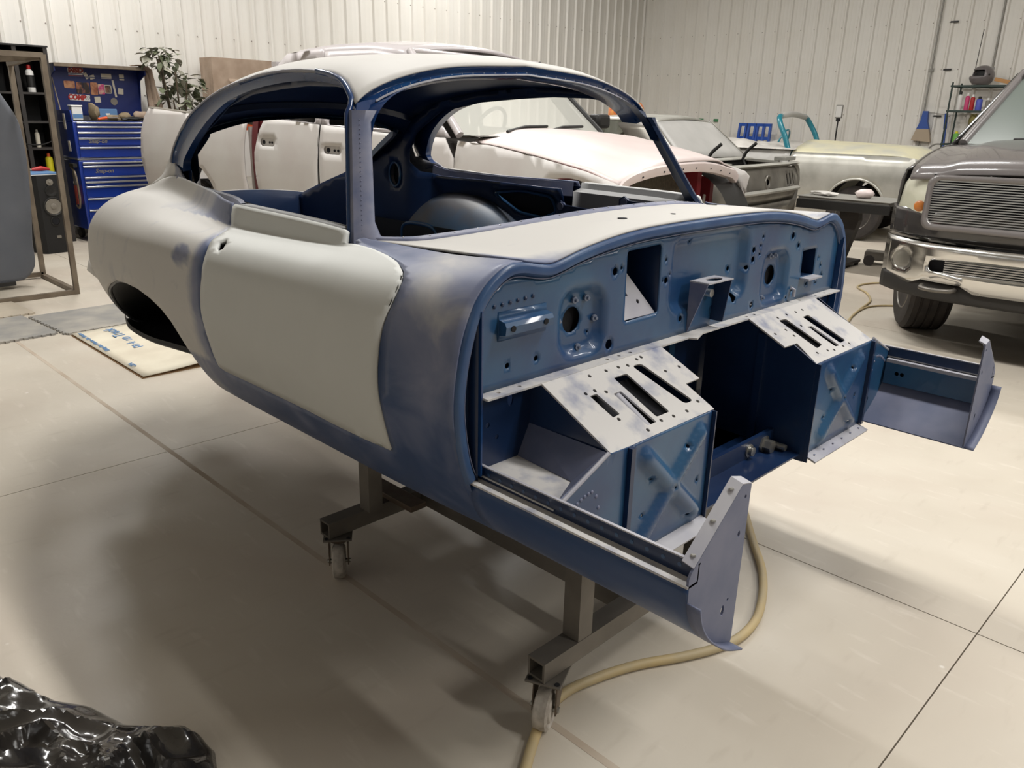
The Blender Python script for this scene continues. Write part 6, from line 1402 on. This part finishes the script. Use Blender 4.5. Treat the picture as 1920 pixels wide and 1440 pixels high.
blob('shop_cloth', 'pink rolled cloth lying on the dark work table', 'cloth', (-2.05, 6.10, .661), (.08, .07, .045), 'primer_pink', 61, world=True)
blob('shop_cloth', 'white shiny plastic bundle at the left end of the work table', 'cloth', (-2.42, 6.05, .661), (.14, .08, .022), 'poly_sheet', 62, world=True)
t = thing('floor_jack', 'low steel floor jack standing behind the work table pedestal', 'jack', (-1.75, 6.55, 0), rz=.3)
MB().bbox(-.35, .30, -.10, .10, .05, .13, .01).obj('jack_body', 'steel_dull', t, 20); MB().beam((-.1, 0, .12), (.22, 0, .20), .08, .04).obj('lift_arm', 'steel_rust', t, 0); MB().lathe([(.06, .20), (.055, .22)], 14, (.22, 0, 0)).obj('saddle', 'steel_dull', t, 30)
for x in (-.30, .25):
    for y in (-.12, .12): MB().lathe([(.05, -.015), (.05, .015)], 16, (x, y, .05), 'y').obj('jack_wheel', 'black_rubber', t, 30)
# ================================================================== along the right wall
WR = lambda x, off, z: tuple(CORNER+EX*(x+8.91)+Vector((0, 0, z))-EY*off)
def wthing(name, label, cat, x, off, z=0, group=None): p = WR(x, off, z); return thing(name, label, cat, p, rz=TH, group=group)
# conduits
for x, zb, lab in ((-3.62, .80, 'thin grey conduit running down the right wall behind the hanging brush'), (-2.80, 2.05, 'thin grey conduit on the right wall ending above the helmet')):
    t = wthing('conduit', lab, 'conduit', x, .035); MB().tube([(0, 0, zb), (0, 0, CEIL)], .013, 8).obj('pipe', 'pole_grey', t, 60); MB().box(-.03, .03, -.005, .02, 2.10, 2.14).obj('clip', 'pole_grey', t, 0)
for x, z in ((-3.42, 2.775), (-3.40, 2.12), (-3.42, 1.46)):
    o = MB().box(-.055, .055, -.012, 0, -.012, .012).obj('wall_clip', 'black_soft', None, 0); o.location = WR(x, .022, z); o.rotation_euler = (0, 0, TH); tag(o, 'small black clip on the right wall at %s height beside the conduit' % {2.775: 'the top', 2.12: 'middle', 1.46: 'the lowest'}[z], 'clip')
t = wthing('push_broom', 'broom with blue head hanging upside down on the right wall', 'broom', -3.58, .07)
MB().tube([(0, 0, .2), (.0, 0, 1.05)], .012, 8).obj('handle', 'pole_grey', t, 60)
MB().loft([[(-.035, -.03, 1.53), (.035, -.03, 1.53), (.035, .03, 1.53), (-.035, .03, 1.53)], [(-.05, -.03, 1.38), (.05, -.03, 1.38), (.05, .03, 1.38), (-.05, .03, 1.38)], [(-.09, -.03, 1.27), (.09, -.03, 1.27), (.09, .03, 1.27), (-.09, .03, 1.27)]], closed=True, cap=True).obj('head', 'broom_blue', t, 20)
MB().loft([[(-.09, -.03, 1.27), (.09, -.03, 1.27), (.09, .03, 1.27), (-.09, .03, 1.27)], [(-.14, -.035, 1.10), (.14, -.035, 1.08), (.14, .035, 1.08), (-.14, .035, 1.10)]], closed=True, cap=True).obj('bristles', 'bristle', t, 20)
t = wthing('squeegee_pole', 'blue pole leaning against the right wall beside the wire rack', 'pole', -3.28, .1); MB().tube([(.18, -.25, 0), (.02, 0, 1.30)], .018, 8).obj('pole', 'broom_blue', t, 60); MB().tube([(.02, 0, 1.28), (.0, 0, 1.50)], [.026, .022], 8).obj('grip', 'ladder_blue', t, 60)
o = MB().tube([(.14*math.cos(a), 0, .14*math.sin(a)) for a in np.linspace(0, 2*PI, 26)[:-1]], .012, 8, closed=True).obj('wire_hoop', 'pole_grey', None, 60); o.location = WR(-3.30, .15, .92); o.rotation_euler = (0, 0, TH); tag(o, 'thin grey hoop hanging on the right wall left of the blue pole', 'hoop')
o = MB().tube(smooth_line([(-.12, 0, .06), (.2, 0, .02), (.55, 0, .03)], .05), .004, 6).obj('wall_wire', 'pole_grey', None, 60); o.location = WR(-3.45, .03, 1.46); o.rotation_euler = (0, 0, TH); tag(o, 'thin wire strung along the right wall beside the broom', 'wire')
# wire rack
RK = wthing('wire_rack', 'dark green wire shelving rack with bottles against the right wall', 'shelf rack', -2.55, .30)
for x in (-.60, .75):
    for y in (-.22, .22): MB().tube([(x, y, 0), (x, y, 1.92)], .0125, 8).obj('post', 'rack_green', RK, 60)
for z in (.35, 1.08, 1.54, 1.88):
    s_ = MB().box(-.62, .77, -.235, -.225, z-.025, z).obj('shelf', 'rack_green', RK, 0); MB().box(-.62, .77, .225, .235, z-.025, z).obj('rear_rail', 'rack_green', s_, 0)
    MB().box(-.62, -.61, -.23, .23, z-.025, z).obj('side_rail', 'rack_green', s_, 0)
    m = MB()
    for k in range(28): m.box(-.60+k*.05, -.596+k*.05, -.23, .23, z-.006, z)
    m.obj('wire_grid', 'rack_green', s_, 0, props={'kind': 'stuff'})
rk = Matrix.Translation(Vector(WR(-2.55, .30, 0))) @ Matrix.Rotation(TH, 4, 'Z')
rb = lambda x, y, z: rk @ Vector((x, y, z))
G_ = 'bottles on the wire rack'
for x, r, h, b, c, lab in ((-.50, .035, .26, 'white', 'black_soft', 'tall white spray bottle at the left end of the wire rack'), (-.40, .030, .24, 'pink', 'white', 'pink bottle next to the white one on the wire rack'), (-.33, .030, .22, 'red', 'white', 'red bottle second from the pink one on the rack'), (-.24, .042, .19, 'violet', 'black_soft', 'blue violet bottle in the middle of the wire rack tier'), (-.13, .030, .17, 'cone_grey', 'white', 'grey bottle right of the violet one on the rack'), (.02, .045, .11, 'white', 'red', 'short white pot with a red lid on the rack'), (.14, .035, .12, 'black_soft', 'white', 'short black pot beside the white pot on the rack')):
    rounded_can('bottle', lab, 'bottle', rb(x, -.10, 1.54), r, h, b, c, group=G_)
blob('rag_heap', 'olive rag heap on the right of the upper rack tier', 'rag', rb(.26, -.05, 1.54), (.10, .08, .08), 'olive', 21, world=True)
rounded_can('bottle', 'green bottle with a yellow cap on the lower rack tier', 'bottle', rb(-.46, -.10, 1.08), .04, .17, 'green', 'yellow', group=G_)
blob('net_bag', 'yellowish net bag hanging in the middle tier of the wire rack', 'bag', rb(-.28, -.08, 1.14), (.09, .06, .19), 'olive', 31, world=True)
blob('cloth_pile', 'folded pale cloths on the lower rack tier', 'cloth', rb(-.25, -.12, 1.08), (.20, .09, .05), 'paper', 33, world=True)
# helmet
HM = thing('helmet', 'grey full face helmet lying on top of the wire rack', 'helmet', rb(-.28, -.02, 1.88), rz=-2.2)
def helmet():
    n = 28; rg = []
    for i in range(17):
        ph = -.95+(.95+PI/2)*i/16; row = []
        for j in range(n):
            a = 2*PI*j/n; c = math.cos(a); r = .145*math.cos(ph) if i < 16 else .002
            x = r*c*(1.22 if c > 0 else 1.05); 
            if c > .3 and ph < -.05: x *= 1.0+.16*(c-.3)
            row.append((x, r*math.sin(a)*.95, .125+.145*math.sin(ph)))
        rg.append(row)
    mb = MB(); k = n; vs = [p for r in rg for p in r]; fs = []
    for i in range(16):
        for j in range(n):
            a = 2*PI*(j+.5)/n; a = a if a <= PI else a-2*PI
            if 6 <= i <= 9 and abs(a) < 1.05: continue
            fs.append((i*k+j, i*k+(j+1) % k, (i+1)*k+(j+1) % k, (i+1)*k+j))
    return mb.add(vs, fs)
helmet().obj('shell', 'helmet_grey', HM, 60, thick=.01)
m = MB().lathe([(.10, -.05), (.118, 0), (.10, .06), (.05, .10)], 18, (0, 0, .125)); m.obj('lining', 'black_matte', HM, 60)
for s_ in (-1, 1): MB().lathe([(.014, 0), (.012, s_*.006)], 12, (.01, s_*.135, .14), 'y').obj('visor_screw', 'black_soft', HM, 30)
t = thing('wood_block', 'long tan wooden block lying beside the helmet on the rack', 'wood', rb(.03, -.05, 1.905), rz=TH-.1); MB().xf(Matrix.Identity(4)).add(*(lambda b: (b.v, b.f))(MB().bbox(-.15, .22, -.03, .03, .0, .05, .004).xf(Matrix.Rotation(.22, 4, 'Y')))).obj('block', 'wood', t, 20); MB().box(.10, .16, -.032, .032, -.03, .0).obj('tape_band', 'paper', t, 0)
blob('plastic_scraps', 'small pile of clear plastic scraps at the right end of the rack top', 'scraps', rb(.42, -.05, 1.88), (.10, .08, .04), 'white', 41, world=True)
o = MB().tube([(0, 0, 0), (.02, 0, .75)], .005, 6).obj('antenna_rod', 'black_soft', None, 60); o.location = rb(-.42, .05, 1.88); tag(o, 'thin black rod standing upright behind the grey helmet', 'rod')
# work light on a stand
t = wthing('work_light', 'work light with a pale square head on a black stand', 'light', -4.72, .55)
MB().tube([(0, 0, .05), (0, 0, 1.36)], .012, 8).obj('stand_pole', 'black_soft', t, 60)
for a in (0, 2.1, 4.2): MB().tube([(0, 0, .30), (.35*math.cos(a), .35*math.sin(a), .012)], .010, 6).obj('leg', 'black_soft', t, 60)
MB().bbox(-.055, .055, -.02, .02, 1.40, 1.60, .012).obj('lamp_head', 'pole_grey', t, 20); MB().box(-.045, .045, -.024, -.02, 1.42, 1.585).obj('lens', 'white', t, 0); MB().box(-.03, .03, -.015, .015, 1.355, 1.40).obj('bracket', 'black_matte', t, 0)
# blue folding trestles leaning together
for k, (x, tl, lab) in enumerate(((-6.45, .02, 'leftmost'), (-6.26, .05, 'second from left'), (-6.08, .08, 'third from left'), (-5.92, .16, 'rightmost and most tilted'))):
    t = wthing('folding_trestle', 'blue folding trestle leaning at the right wall, %s of four' % lab, 'trestle', x, .45, group='blue folding trestles at the right wall')
    for s_ in (-.06, .06): MB().beam((s_, -.10, 0), (s_-tl*.6, .14, 1.27), .035, .05, up=(0, 1, 0)).obj('leg', 'ladder_blue', t, 0)
    MB().beam((-.075-tl*.6, .14, 1.27), (.075-tl*.6, .14, 1.27), .06, .05).obj('top_rail', 'ladder_blue', t, 0)
    for z in (.35, .75, 1.05): MB().beam((-.06-tl*.6*z/1.27, -.10+.24*z/1.27, z), (.06-tl*.6*z/1.27, -.10+.24*z/1.27, z), .03, .05).obj('rung', 'ladder_blue', t, 0)
    MB().lathe([(.012, 0), (.012, .006)], 8, (-.06-tl*.45, .05, .95), 'y').obj('bolt', 'white', t, 30)
# drum with a yellow lid thing, dark bag, green tape marks
t = wthing('waste_drum', 'black drum with a yellow cap behind the silver coupe roof', 'drum', -6.9, 1.6); MB().lathe([(.20, 0), (.23, 1.05), (.24, 1.06), (.24, 1.10), (.20, 1.10)], 20).obj('drum', 'black_soft', t, 40); MB().lathe([(.22, 1.10), (.18, 1.20), (.06, 1.27), (0, 1.28)], 20).obj('dome', 'black_paint', t, 40); MB().bbox(-.10, .04, -.16, -.02, 1.20, 1.30, .02).obj('cap', 'yellow', t, 20)
blob('black_bag', 'small black bag lying behind the pale plastic sheet', 'bag', WR(-6.25, 1.7, .86), (.22, .18, .12), 'black_soft', 51, world=True)
t = wthing('side_bench', 'low grey bench carrying the black bag behind the silver coupe', 'bench', -6.25, 1.7); MB().box(-.5, .5, -.3, .3, .80, .86).obj('bench_top', 'cone_grey', t, 0)
for x in (-.45, .45):
    for y in (-.25, .25): MB().box(x-.03, x+.03, y-.03, y+.03, 0, .80).obj('leg', 'cone_grey', t, 0)
for x, lab in ((-7.48, 'left'), (-7.17, 'right')):
    o = MB().box(-.05, .05, -.003, 0, -.025, .025).obj('tape_mark', 'green_tape', None, 0); o.location = WR(x, .026, 1.33); o.rotation_euler = (0, 0, TH); tag(o, 'strip of green tape on the right wall, %s one of two' % lab, 'tape')
